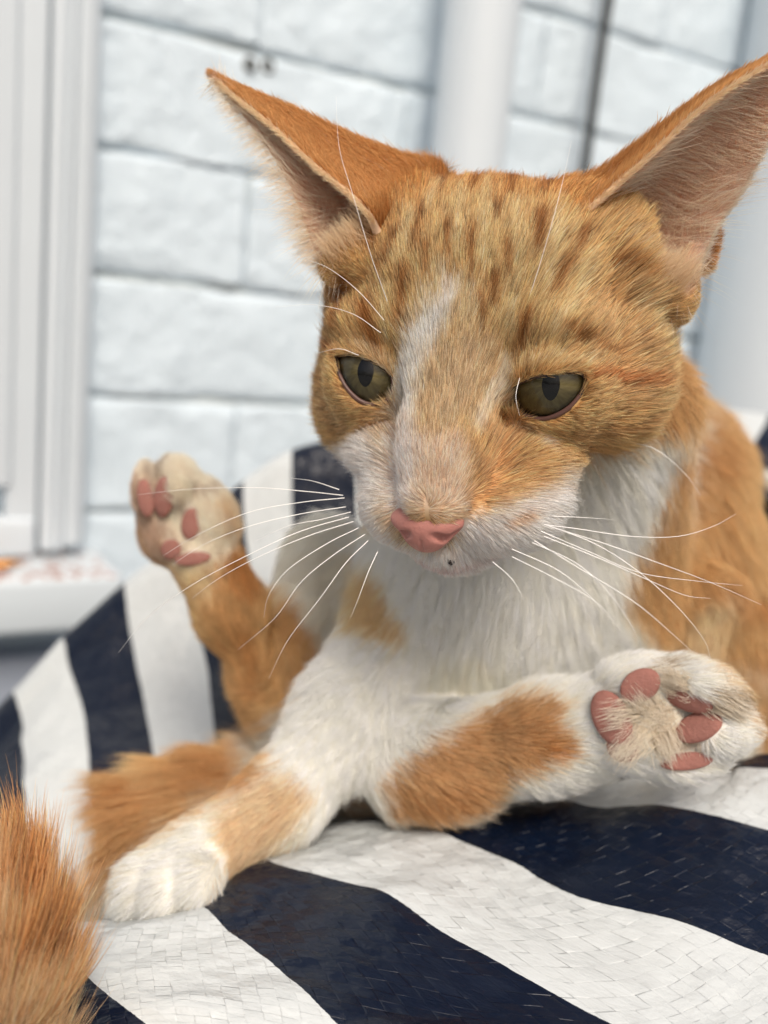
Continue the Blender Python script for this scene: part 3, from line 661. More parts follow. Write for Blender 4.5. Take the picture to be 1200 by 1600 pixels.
lay(strk([(735, 470), (722, 540)], 14), (246, 236, 220), 8, .5); lay(strk([(668, 470), (655, 520)], 12), (246, 236, 220), 7, .5)
lay(strk([(690, 440), (700, 490)], 12), (244, 236, 226), 5, .6)
lay(pgm([(690, 545), (770, 540), (765, 600), (735, 660), (700, 695), (652, 690), (655, 610)]), (212, 184, 146), 14, .85)
lay(strk([(790, 585), (762, 640), (745, 680)], [26, 24, 22]), (240, 226, 206), 7, .85)
lay(pgm([(640, 690), (720, 690), (735, 740), (725, 810), (610, 800), (612, 730)]), (242, 212, 184), 10, .95)
lay(strk([(634, 660), (630, 730), (625, 795)], [24, 44, 34]), (248, 234, 226), 9, .9)
lay(strk([(775, 690), (752, 740), (735, 800)], [36, 36, 20]), (208, 158, 106), 9, .9)
lay(pgm([(770, 650), (850, 680), (890, 760), (840, 800), (760, 810), (745, 760)]), (224, 176, 122), 12, .7)
lay(pgm([(535, 700), (600, 672), (615, 760), (600, 800), (632, 838), (690, 846), (726, 806), (800, 778), (880, 735), (895, 840), (800, 900), (700, 915), (600, 890), (530, 810), (520, 740)]), (244, 236, 230), 8, 1)
lay(strk([(638, 866), (690, 884), (765, 866)], [3, 7, 3]), (206, 168, 160), 3, .7)
lay(strk([(590, 650), (605, 680)], 16), (205, 150, 104), 6, .6)
lay(strk([(785, 812), (818, 800)], 12), (214, 160, 108), 5, .7)
lay(strk([(805, 675), (830, 695)], 22), (242, 226, 206), 6, .8)
lay(strk([(500, 630), (560, 670)], 30), (214, 172, 122), 10, .6)
for pts in ([(880, 680), (1000, 660)], [(870, 705), (985, 700)], [(880, 735), (930, 735)]): lay(strk(pts, 9), (184, 134, 84), 4, .55)
lay(strk([(860, 740), (890, 750)], 26), (240, 222, 200), 8, .7)
lay(strk([(912, 588), (960, 592), (1015, 608)], [10, 16, 10]), (184, 116, 64), 4, .9)
lay(strk([(478, 540), (524, 552)], 9), (180, 116, 66), 4, .8)
lay(strk([(800, 585), (850, 565), (920, 570)], 16), (240, 206, 156), 6, .7)
lay(strk([(620, 600), (600, 570), (560, 545)], 12), (240, 214, 176), 5, .7)
lay(pgm([(760, 880), (860, 770), (960, 730), (1050, 640), (1060, 700), (980, 800), (880, 900), (760, 930)]), (240, 236, 230), 5, .9)
lay(strk([(1062, 450), (1088, 392)], 34), (226, 186, 160), 6, .9); lay(strk([(1108, 410), (1122, 350)], 18), (196, 130, 70), 4, .95)
CM = lin(np.clip(CM, 0, 255)); CM_BODY = lin(np.clip(CM_BODY, 0, 255))
def coat(p, hw=None):
    if hw is not None: return coat_of(p, CM) * hw[:, None] + coat_of(p, CM_BODY) * (1 - hw[:, None])
    return coat_of(p, CM)
def coat_of(p, CM):
    x, y = PX(p); j = np.clip((x - CX0) / CS, 0, CWd - 1.01); i = np.clip((y - CY0) / CS, 0, CHt - 1.01)
    i0, j0 = i.astype(int), j.astype(int); fi, fj = (i - i0)[:, None], (j - j0)[:, None]
    return (CM[i0, j0] * (1 - fi) + CM[i0 + 1, j0] * fi) * (1 - fj) + (CM[i0, j0 + 1] * (1 - fi) + CM[i0 + 1, j0 + 1] * fi) * fj

# ---- materials
def attr_mat(name, attr='coat', rough=.6, spec=.25, hair=False):
    m, t, b = newmat(name); a = t.nodes.new('ShaderNodeAttribute'); a.attribute_name = attr
    t.links.new(a.outputs['Color'], b.inputs['Base Color']); b.inputs['Roughness'].default_value = rough; b.inputs['Specular IOR Level'].default_value = spec
    if hair:
        out = t.nodes['Material Output']; tr = t.nodes.new('ShaderNodeBsdfTranslucent'); mx = t.nodes.new('ShaderNodeMixShader'); mx.inputs[0].default_value = .4
        t.links.new(a.outputs['Color'], tr.inputs['Color']); t.links.new(b.outputs[0], mx.inputs[1]); t.links.new(tr.outputs[0], mx.inputs[2]); t.links.new(mx.outputs[0], out.inputs[0])
    return m
fur_m = attr_mat('fur', hair=True, rough=.5, spec=.3); under_m = attr_mat('undercoat', rough=.9, spec=.05)
whisk_m = flat('whisker', (245, 243, 240), .3, .5)
pink_m = flat('pink_pad_skin', (152, 104, 94), .75, .3, sss=.1, bump=(900, .8, .0006), var=.32, vscale=160)
nose_m = flat('pink_nose_leather', (172, 116, 106), .5, .4, sss=.1, bump=(1500, .6, .0003), var=.12, vscale=260)
lid_dark = flat('dark_lid_rim', (58, 40, 34), .4, .4)
lid_m = flat('eyelid_skin', (92, 64, 56), .4, .4, bump=(900, .3, .0002), var=.2, vscale=300)

CAT = empty('cat', W(P(700, 1270, 290)))
tag(CAT, 'orange and white tabby cat lying back with both hind paws showing pink pads', 'cat')
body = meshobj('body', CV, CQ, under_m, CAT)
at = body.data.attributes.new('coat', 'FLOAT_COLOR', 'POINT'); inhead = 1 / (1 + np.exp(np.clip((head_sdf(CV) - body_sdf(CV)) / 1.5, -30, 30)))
at.data.foreach_set('color', np.hstack([coat(CV, inhead) * .72, np.ones((len(CV), 1))]).astype(np.float32).ravel())  # coat colour darkened for shade between the hairs and a duller undercoat

# ---- eyes
iris_m, t, b = newmat('olive_iris'); a = t.nodes.new('ShaderNodeAttribute'); a.attribute_name = 'coat'; t.links.new(a.outputs['Color'], b.inputs['Base Color']); b.inputs['Roughness'].default_value = .5; b.inputs['Specular IOR Level'].default_value = .2
cor_m, t, b = newmat('cornea'); t.nodes.remove(b); out = t.nodes['Material Output']
gl = t.nodes.new('ShaderNodeBsdfGlossy'); gl.inputs['Roughness'].default_value = .03; tr = t.nodes.new('ShaderNodeBsdfTransparent'); fr = t.nodes.new('ShaderNodeFresnel'); fr.inputs[0].default_value = 1.42; mx = t.nodes.new('ShaderNodeMixShader')
t.links.new(fr.outputs[0], mx.inputs[0]); t.links.new(tr.outputs[0], mx.inputs[1]); t.links.new(gl.outputs[0], mx.inputs[2]); t.links.new(mx.outputs[0], out.inputs[0])
pup_m = flat('pupil_black', (6, 6, 7), .4, .2)
GAZE_PX = [(570, 580), (860, 601)]
for s in (0, 1):
    c = EC[s]; gp = rays_sphere(np.array([GAZE_PX[s]], float), c, ER)[0]; g = gp - c; g /= np.linalg.norm(g)
    up = HR[:, 1] - g * HR[:, 1].dot(g); up /= np.linalg.norm(up); rt = np.cross(up, g)
    nr, na = 40, 72; th = np.linspace(0, np.pi, nr); ph = np.linspace(0, 2 * np.pi, na, endpoint=False)
    R_ = np.full(nr, ER - .55)
    V = np.array([[c + R_[i] * (math.cos(th[i]) * g + math.sin(th[i]) * (math.cos(q) * rt + math.sin(q) * up)) for q in ph] for i in range(nr)]).reshape(-1, 3)
    eye = meshobj('eyeball', V, grid_faces(nr, na, True), iris_m, CAT)
    tt = np.repeat(th, na); pp_ = np.tile(ph, nr)
    rad = tt / math.radians(52)
    base = lin((108, 97, 60))[None] * np.ones((len(tt), 1))
    fib = 1 + .22 * np.sin(pp_ * 23 + 2 * np.sin(rad * 9)) * np.sin(rad * 14 + pp_ * 5) + .12 * np.sin(pp_ * 61)
    inner = np.clip(1 - rad * 1.5, 0, 1)[:, None]
    col = base * fib[:, None] * (1 + .15 * inner) 
    col = np.where((rad > .93)[:, None], col * np.clip(1 - (rad - .93) * 6, .12, 1)[:, None], col)
    at = eye.data.attributes.new('coat', 'FLOAT_COLOR', 'POINT'); at.data.foreach_set('color', np.hstack([col, np.ones((len(col), 1))]).astype(np.float32).ravel())
    # pupil: upright lens shaped opening
    a2 = np.linspace(0, 2 * np.pi, 36, endpoint=False); px_, py_ = 1.9 * np.cos(a2) * (1 - .12 * abs(np.sin(a2))), 3.5 * np.sin(a2)
    ring = [];
    for k in (1.0, .5, .002):
        v = c + (ER - .5) * g + k * (px_[:, None] * rt + py_[:, None] * up); v = c + (v - c) / np.linalg.norm(v - c, axis=1)[:, None] * (ER - .45); ring.append(v)
    meshobj('pupil', np.vstack(ring), grid_faces(3, 36, True), pup_m, CAT)
    bul = ER - .15 + 1.0 * np.exp(-(th / .55) ** 2 * .7)
    V = np.array([[c + bul[i] * (math.cos(th[i]) * g + math.sin(th[i]) * (math.cos(q) * rt + math.sin(q) * up)) for q in ph] for i in range(nr)]).reshape(-1, 3)
    meshobj('cornea', V, grid_faces(nr, na, True), cor_m, CAT)
    lp = rays_sphere(LOOPS[s], c, ER + .5); lp = np.vstack([lp, lp[:1]])
    nlp = 60; tg = np.roll(lp[:nlp], -1, 0) - np.roll(lp[:nlp], 1, 0); tg /= np.linalg.norm(tg, axis=1)[:, None]; nn = (lp[:nlp] - c); nn /= np.linalg.norm(nn, axis=1)[:, None]; bb = np.cross(tg, nn)
    th3 = np.linspace(0, 2 * np.pi, 8, endpoint=False)
    wdt = .42 + .18 * np.clip(-(lp[:nlp, 1] - lp[:nlp, 1].mean()) / 4, 0, 1)
    V = lp[:nlp, None] + np.cos(th3)[None, :, None] * bb[:, None] * wdt[:, None, None] + np.sin(th3)[None, :, None] * nn[:, None] * .55
    Fq = grid_faces(nlp + 1, 8, True) % (nlp * 8); lo_ = meshobj('eyelid', V.reshape(-1, 3), Fq, lid_m, CAT); lo_.data.materials.append(lid_dark)
    cy_ = LOOPS[s][:, 1].mean(); top = LOOPS[s][:, 1] < cy_ - 4
    lo_.data.polygons.foreach_set('material_index', np.repeat(top.astype(np.int32), 8))

# ---- nose leather
def nose_sdf(p):
    q = toH(p) + np.array([1.7, 2.4, .3])
    d = sd_ell(q, (0, -23.7, 13.3), (8.0, 3.3, 4.3))
    d = smin(d, sd_ell(q, (0, -26.0, 13.6), (4.8, 4.6, 4.0)), 3.5)
    for s in (-1, 1):
        n1 = smin(sd_cap(q, (s * 2.7, -25.6, 18.6), (s * 4.6, -26.4, 15.6), 1.0, 1.05), sd_cap(q, (s * 4.6, -26.4, 15.6), (s * 7.0, -25.0, 14.2), 1.0, .4), .5); d = smax(d, -n1, .6)
    d = smax(d, -sd_cap(q, (0, -25, 19.2), (0, -33, 13.8), .28, .28), .5)
    return d
NV, NQ = surface_nets(nose_sdf, HL((0, -25, 13)) - 12, HL((0, -25, 13)) + 12, .4, blk=6)
meshobj('nose', NV, NQ, nose_m, CAT)

# ---- pads
def ray_surface(x, y, z0, sdf=cat_sdf):
    d = np.array([(x - 600) / F, -(y - 800) / F, -1.0]); t = z0
    for _ in range(60):
        s = sdf((d * t)[None])[0]
        if abs(s) < .02: break
        t += s * .8
    return d * t
PADS = [(1000, 1071, 200, 31, 23, 35), (1076, 1090, 200, 36, 20, -8), (1092, 1137, 200, 36, 21, 14), (1072, 1190, 205, 38, 13, 4),
        (956, 1122, 205, 27, 42, 22), (974, 1164, 205, 24, 24, 20), (945, 1108, 205, 17, 24, 10),
        (228, 778, 250, 12, 28, 8), (257, 776, 250, 15, 31, -8), (300, 818, 255, 15, 24, -10), (268, 858, 255, 15, 15, 20), (302, 873, 255, 26, 10, 8)]
PADC = []
for (x, y, z0, rx, ry, ang) in PADS:
    c = ray_surface(x, y, z0); n = grad(cat_sdf, c[None])[0]; n = n - 1.3 * c / np.linalg.norm(c); n /= np.linalg.norm(n); sc_ = -c[2] / F; a = math.radians(ang)
    e1 = np.array([math.cos(a), math.sin(a), 0]); e1 -= n * e1.dot(n); e1 /= np.linalg.norm(e1); e2 = np.cross(n, e1)
    rx, ry = rx * sc_ * 1.08, ry * sc_ * 1.08; nr, na = 12, 28; th = np.linspace(.0005, np.pi, nr); ph = np.linspace(0, 2 * np.pi, na, endpoint=False)
    hgt = min(rx, ry) * .36
    V = []
    for i in range(nr):
        s_, k_ = math.sin(th[i]) ** .8, math.cos(th[i])
        for q in ph: V.append(c + e1 * rx * s_ * math.cos(q) + e2 * ry * s_ * math.sin(q) + n * (hgt * k_ * (1 if k_ > 0 else .8) + .65))
    meshobj('paw_pad', np.array(V), grid_faces(nr, na, True), pink_m, CAT)
    PADC.append((c, n, e1, e2, rx, ry))

# ---- ears: a cupped sheet between the near rim M, the crest B and the far rim L
EARS = []
def make_ear(M, B, L, bulge, name='ear'):
    nt_, ns = 60, 44
    M, B, L = [catmull(np.array([P(*q) for q in c]), nt_) for c in (M, B, L)]
    s = np.linspace(0, 1, ns)
    O = []
    for i in range(nt_):
        c1 = catmull(np.array([M[i], (M[i] * .55 + B[i] * .45) + bulge * .35 * (1 - (i / nt_) ** 2), B[i], (B[i] * .5 + L[i] * .5) + bulge * (1 - (i / nt_) ** 1.5), L[i]]), ns); O.append(c1)
    O = np.array(O)
    gu = np.gradient(O, axis=0); gv = np.gradient(O, axis=1); n = np.cross(gu, gv); n /= np.linalg.norm(n, axis=-1)[..., None] + 1e-9
    return O, n
EARDEF = [
 ([(592, 362, 208), (580, 336, 205), (552, 305, 207), (500, 262, 209), (430, 198, 213), (378, 156, 216), (336, 121, 219)],
  [(700, 300, 230), (680, 262, 226), (620, 241, 223), (555, 216, 221), (465, 174, 219), (395, 145, 219), (337, 120, 219)],
  [(508, 430, 219), (491, 392, 218), (474, 345, 217), (452, 290, 217), (414, 226, 218), (370, 168, 219), (336, 122, 219)], np.array([1.0, 0.0, -5.0])),
 ([(915, 385, 208), (902, 345, 206), (950, 297, 203), (1015, 240, 199), (1090, 172, 196), (1160, 122, 195), (1265, 62, 196)],
  [(900, 330, 226), (895, 300, 222), (962, 256, 216), (1030, 205, 210), (1100, 152, 204), (1165, 112, 200), (1266, 60, 196)],
  [(1072, 480, 214), (1090, 430, 212), (1118, 362, 210), (1160, 300, 207), (1200, 225, 203), (1232, 150, 200), (1266, 64, 196)], np.array([2.0, 0.0, -9.0]))]
ear_in = flat('ear_skin', (220, 188, 164), .6, .3, sss=.25, var=.15, vscale=60)
rim_skin = flat('ear_rim_skin', (232, 200, 168), .6, .2)
t = ear_in.node_tree; b_ = t.nodes['Principled BSDF']; tl = t.nodes.new('ShaderNodeBsdfTranslucent'); tl.inputs[0].default_value = (*lin((228, 188, 160)), 1); mxs = t.nodes.new('ShaderNodeMixShader'); mxs.inputs[0].default_value = .35
t.links.new(b_.outputs[0], mxs.inputs[1]); t.links.new(tl.outputs[0], mxs.inputs[2]); t.links.new(mxs.outputs[0], t.nodes['Material Output'].inputs[0])
EARSURF = []
for M, B, L, bulge in EARDEF:
    O, n = make_ear(M, B, L, bulge); EARSURF.append((O, n))
    # orientation: make n point to the inner (cupped) side
    cen = O.mean((0, 1)); 
    chord = (O[:, 0] + O[:, -1]) / 2 - O[:, O.shape[1] // 2]
    if (n[:40, 10:34] * chord[:40, None]).sum() < 0: n = -n
    EARSURF[-1] = (O, n)
    thick = np.interp(np.linspace(0, 1, O.shape[0]), [0, .3, 1], [1.3, .9, .35])[:, None, None]
    I_ = O + n * thick; nt_, ns = O.shape[:2]
    V = np.vstack([O.reshape(-1, 3), I_.reshape(-1, 3)]); f1 = grid_faces(nt_, ns); f2 = f1[:, ::-1] + nt_ * ns
    rim = []
    for i in range(nt_ - 1):
        for j in (0, ns - 1):
            a, b2 = i * ns + j, (i + 1) * ns + j; rim.append((a, b2, b2 + nt_ * ns, a + nt_ * ns))
    for j in range(ns - 1):
        a, b2 = (nt_ - 1) * ns + j, (nt_ - 1) * ns + j + 1; rim.append((a, b2, b2 + nt_ * ns, a + nt_ * ns))
    meshobj('ear', V, np.vstack([f1, f2, np.array(rim)]), ear_in, CAT)
    V, Fq = tube(O[:, 0] + n[:, 0] * .5, np.interp(np.linspace(0, 1, nt_), [0, .2, 1], [1.0, .75, .3]), 10); meshobj('ear_rim', V, Fq, rim_skin, CAT)
# ================================================================== FUR
def sample(V, Q, N, dens, rng):
    T = np.vstack([Q[:, [0, 1, 2]], Q[:, [0, 2, 3]]]); a, b, c = V[T[:, 0]], V[T[:, 1]], V[T[:, 2]]
    ar = np.linalg.norm(np.cross(b - a, c - a), axis=1) / 2; d = dens[T].mean(1)
    num = rng.poisson(ar * d); k = np.repeat(np.arange(len(T)), num); u, v = rng.random(len(k)), rng.random(len(k)); f = u + v > 1; u[f], v[f] = 1 - u[f], 1 - v[f]
    w = np.stack([1 - u - v, u, v], 1); p = (V[T[k]] * w[..., None]).sum(1); n = (N[T[k]] * w[..., None]).sum(1); n /= np.linalg.norm(n, axis=1)[:, None]
    return p, n
def strands(name, root, pts, rad, colr, colt, parent, mat=None, K=None):
    """pts: n x K x 3 mm"""
    n, K, _ = pts.shape
    hc = bpy.data.hair_curves.new(name); hc.add_curves([K] * n)
    w = W(pts.reshape(-1, 3)).astype(np.float32)
    hc.attributes['position'].data.foreach_set('vector', w.ravel()) if 'position' in hc.attributes else hc.position_data.foreach_set('vector', w.ravel())
    t = np.linspace(0, 1, K)[None]
    prof = np.clip(1 - t ** 2.2, .08, 1)
    r = (np.broadcast_to(np.asarray(rad).reshape(-1, 1), (n, 1)) * prof * .001).astype(np.float32)
    a = hc.attributes.get('radius') or hc.attributes.new('radius', 'FLOAT', 'POINT'); a.data.foreach_set('value', r.ravel())
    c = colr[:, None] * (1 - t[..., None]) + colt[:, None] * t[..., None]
    a = hc.attributes.new('coat', 'FLOAT_COLOR', 'POINT'); a.data.foreach_set('color', np.concatenate([c, np.ones((n, K, 1))], -1).astype(np.float32).ravel())
    hc.materials.append(mat or fur_m)
    o = bpy.data.objects.new(name, hc); link(o, parent); o['kind'] = 'stuff'; return o
def norm(a): return a / (np.linalg.norm(a, axis=-1)[..., None] + 1e-9)
# flow and length anchors over the body (place, direction, length)
def dvec(x0, y0, x1, y1, dz=0): d = np.array([x1 - x0, -(y1 - y0), dz * 1.0]); return d / np.linalg.norm(d)
ANCH = [
 (P(800, 900, 262), dvec(0, 0, -1, 6), 10), (P(700, 960, 262), dvec(0, 0, -2, 6), 9), (P(900, 850, 262), dvec(0, 0, 2, 5), 11), (P(740, 1080, 270), dvec(0, 0, -1, 5), 8),
 (P(820, 1060, 270), dvec(0, 0, 0, 5), 8), (P(960, 760, 290), dvec(0, 0, 6, 3), 13), (P(1060, 700, 300), dvec(0, 0, 3, 4), 11), (P(1120, 820, 310), dvec(0, 0, 2, 6), 11), (P(1050, 900, 300), dvec(0, 0, 1, 5), 11),
 (P(1180, 950, 320), dvec(0, 0, 1, 6), 11), (P(1100, 960, 290), dvec(0, 0, 0, 5), 7), (P(1150, 1100, 320), dvec(0, 0, 0, 5), 9),
 (P(600, 1040, 255), dvec(0, 0, -4, 5), 9), (P(520, 1150, 248), dvec(0, 0, -4, 5), 6.5), (P(430, 1260, 240), dvec(0, 0, -6, 4), 5), (P(330, 1320, 236), dvec(0, 0, -6, 4), 4), (P(250, 1370, 230), dvec(0, 0, -5, 4), 4.6),
 (P(560, 900, 298), dvec(0, 0, -5, 1), 10), (P(480, 880, 298), dvec(0, 0, -2, 4), 7), (P(450, 1040, 290), dvec(0, 0, -1, 5), 6), (P(410, 1120, 285), dvec(0, 0, -4, 1), 5.5),
 (P(385, 1040, 280), dvec(0, 0, -2, -6), 4.5), (P(350, 930, 280), dvec(0, 0, -2, -6), 4), (P(310, 850, 275), dvec(0, 0, -2, -5), 3.2), (P(260, 770, 272), dvec(0, 0, -2, -5), 3.8),
 (P(640, 1220, 250), dvec(0, 0, 6, 2), 7), (P(760, 1180, 242), dvec(0, 0, 6, 1), 6), (P(880, 1130, 233), dvec(0, 0, 6, -1), 5), (P(970, 1040, 228), dvec(0, 0, 6, -1), 3.6), (P(1100, 1060, 220), dvec(0, 0, 6, 1), 4.2), (P(1160, 1140, 220), dvec(0, 0, 6, 1), 3.2), (P(1060, 1210, 225), dvec(0, 0, 6, 1), 4.2),
 (P(960, 1200, 228), dvec(0, 0, 6, 1), 5), (P(1060, 1130, 224), dvec(0, 0, -5, 2, 2), 4.0)]
for i in range(0, 60, 4):
    tgt = norm(TAILC[min(i + 1, 59)] - TAILC[max(i - 1, 0)]); ANCH.append((TAILC[i], tgt, 17 if i < 38 else 18))
AP = np.array([a[0] for a in ANCH]); AD = np.array([a[1] for a in ANCH]); AL = np.array([a[2] for a in ANCH], float)
def body_field(p):
    D = np.zeros_like(p); Ln = np.zeros(len(p)); CH = 60000
    for i in range(0, len(p), CH):
        q = p[i:i + CH]; d2 = ((q[:, None] - AP[None]) ** 2).sum(-1) + 9; w = 1 / d2 ** 2; w /= w.sum(1)[:, None]
        D[i:i + CH] = w @ AD; Ln[i:i + CH] = w @ AL
    return norm(D), Ln
def head_field(p):
    q = toH(p); D = np.zeros_like(q)
    x, y, z = q[:, 0], q[:, 1], q[:, 2]
    src = np.array([0, -22, 12.0]); v = q - src
    D = norm(v * [1.0, 1.0, 1.0])
    # forehead flows up and back, muzzle out and down, cheeks out and back
    fore = 1 / (1 + np.exp(-(y - 0) / 4)); D = norm(D + fore[:, None] * np.array([0, .7, -.4]))
    out = np.clip((abs(x) - 12) / 12, 0, 1) * (1 - fore * .6); D = norm(D + out[:, None] * np.stack([np.sign(x) * .8, -.25 + 0 * x, -.5 + 0 * x], 1))
    mz = np.exp(-(((y + 29) / 6) ** 2)) * (z > -6); D = norm(D + mz[:, None] * np.stack([np.sign(x) * .5, -.5 + 0 * x, -.2 + 0 * x], 1))
    L_ = np.interp(z + .35 * abs(y - 0) * (y > 0), [-40, -15, 0, 10, 16], [8.5, 7, 5.5, 3.4, 2.3])
    L_ = np.where((y < -24) & (z > -6), 3.0, L_)
    for c in EC:
        r = np.linalg.norm(p - c, axis=1); k = np.clip((r - 11) / 7, 0, 1); L_ = L_ * (.5 + .5 * k)
        away = norm(toH(p) - toH(c[None])); D = norm(D + (1 - k)[:, None] * away * .7)
    return D @ HR.T, L_
eye_clear = np.full(len(CV), 99.0); xs, ys = PX(CV)
vis = (CN * norm(-CV)).sum(1)
for s in (0, 1):
    nr_ = np.linalg.norm(CV - EC[s], axis=1) < 22; e = np.full(len(CV), 99.0); e[nr_] = poly_sd(xs[nr_], ys[nr_], LOOPS[s]); 
    eye_clear = np.minimum(eye_clear, e)
hd = np.array([1.0] * len(CV)); 
inhead = 1 / (1 + np.exp(np.clip((head_sdf(CV) - body_sdf(CV)) / 2.5, -30, 30)))
dens = 9 + inhead * 11
q_ = toH(CV); dens *= 1 + inhead * .9 * np.clip((q_[:, 2] + 8) / 14, 0, 1)
dens *= np.where(vis > -.25, 1, .25)
dens[(eye_clear < -1) & (inhead > .5)] = 0
inframe = (xs > -60) & (xs < 1260) & (ys < 1660); dens *= np.where(inframe, 1, .3)
nose_d = nose_sdf(CV); dens[nose_d < .5] = 0
near_cam = CV[:, 2] > -200; dens *= np.where(near_cam & (ys > 1200), 1.6, 1)
dens *= FAST_HAIR
fp, fn = sample(CV, CQ, CN, dens, RNG)
keep = np.ones(len(fp), bool)
for c, n, e1, e2, rx, ry in PADC:
    q = fp - c; keep &= ~(((q @ e1 / (rx * .88)) ** 2 + (q @ e2 / (ry * .88)) ** 2 < 1) & (abs(q @ n) < 6))
keep &= nose_sdf(fp) > .3
ex, ey = PX(fp); EC_PY = [LOOPS[0][:, 1].mean(), LOOPS[1][:, 1].mean() + 8]
for s in (0, 1):
    nr_ = np.linalg.norm(fp - EC[s], axis=1) < 22
    if nr_.any(): e = np.full(len(fp), 99.0); e[nr_] = poly_sd(ex[nr_], ey[nr_], LOOPS[s]); keep &= e > np.where(ey[:] > EC_PY[s], 4.0, 0.0)
fp, fn = fp[keep], fn[keep]
ih = 1 / (1 + np.exp(np.clip((head_sdf(fp) - body_sdf(fp)) / 2.5, -30, 30)))
bD, bL = body_field(fp); hD, hL = head_field(fp)
D = norm(bD * (1 - ih)[:, None] + hD * ih[:, None]); Ln = bL * (1 - ih) + hL * ih
hx, hy = PX(fp)
nf = np.min([np.linalg.norm(fp - q_, axis=1) - r_ for q_, r_ in ((P(1090, 400, 212), 8), (P(1060, 455, 212), 6), (P(1000, 440, 212), 4), (P(930, 400, 212), 3), (P(545, 402, 215), 7), (P(585, 370, 213), 4), (P(510, 425, 218), 5))], axis=0); Ln = Ln * (.28 + .72 * np.clip(nf / 6, 0, 1))
jaw = ih * np.clip((hx - 860) / 60, 0, 1) * np.clip((hy - 600) / 60, 0, 1)
r_ = RNG.normal(size=(len(fp), 3))
clump = np.stack([vnoise(fp, .9, 31 + k, 3) for k in range(3)], 1)
tan_ = norm(D - fn * (D * fn).sum(1)[:, None])
lift = np.interp(Ln, [2, 5, 10, 16], [.34, .36, .40, .55])
ontail = np.clip((np.min([np.linalg.norm(fp - TAILC[i], axis=1) for i in range(36, 60, 3)], axis=0) < 22), 0, 1)
lift = lift + ontail * .45
d0 = norm(tan_ + fn * lift[:, None] + clump * .11 + r_ * .07)
Ln = Ln * np.clip(RNG.normal(1, .16, len(fp)), .5, 1.5) * (1 + .12 * clump[:, 0])
K = 5; t = np.linspace(0, 1, K)
curl = norm(tan_ * 1.0 - fn * .04 + clump * .15 + r_ * .09 - U * .06)
pts = fp[:, None] - fn[:, None] * .15 + Ln[:, None, None] * (d0[:, None] * (t - .35 * t ** 2)[None, :, None] + curl[:, None] * (.42 * t ** 2)[None, :, None])
col = coat(fp + RNG.normal(size=fp.shape) * (.25 + .8 * (1 - ih))[:, None] + clump * (.35 + .8 * (1 - ih))[:, None], 1 / (1 + np.exp(np.clip((head_sdf(fp) - body_sdf(fp)) / 1.2, -30, 30)))); wh0 = np.clip((col.min(1) / (col.max(1) + 1e-6))[:, None] * 1.4 - .2, 0, 1)
col = col * (1 + (.34 - .24 * wh0) * (.45 + .55 * np.maximum(ih, ontail)[:, None]) * np.clip(RNG.normal(size=(len(fp), 1)), -2, 2)) * (1 + (.16 - .1 * wh0) * clump[:, 1:2])
sat = RNG.random(len(fp))[:, None]
whiteness = np.clip((col.min(1) / (col.max(1) + 1e-6))[:, None] * 1.4 - .2, 0, 1)
mix_ = RNG.random((len(fp), 1)); col = col * np.where((mix_ < .2) & (np.maximum(ih, ontail)[:, None] > .5), .72, 1) * np.where((mix_ > .78) & (np.maximum(ih, ontail)[:, None] > .5), [1.15, 1.25, 1.4], 1)
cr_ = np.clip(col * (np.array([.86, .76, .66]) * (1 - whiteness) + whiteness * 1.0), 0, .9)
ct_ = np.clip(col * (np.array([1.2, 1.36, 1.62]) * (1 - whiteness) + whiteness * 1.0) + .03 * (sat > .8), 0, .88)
rad = np.where(ih > .5, .064, .075) * np.interp(Ln, [1.5, 4, 12], [.75, 1, 1.25]) * RNG.uniform(.7, 1.2, len(fp))
print('HAIRS', len(fp))
strands('fur', None, pts, rad, cr_, ct_, CAT)

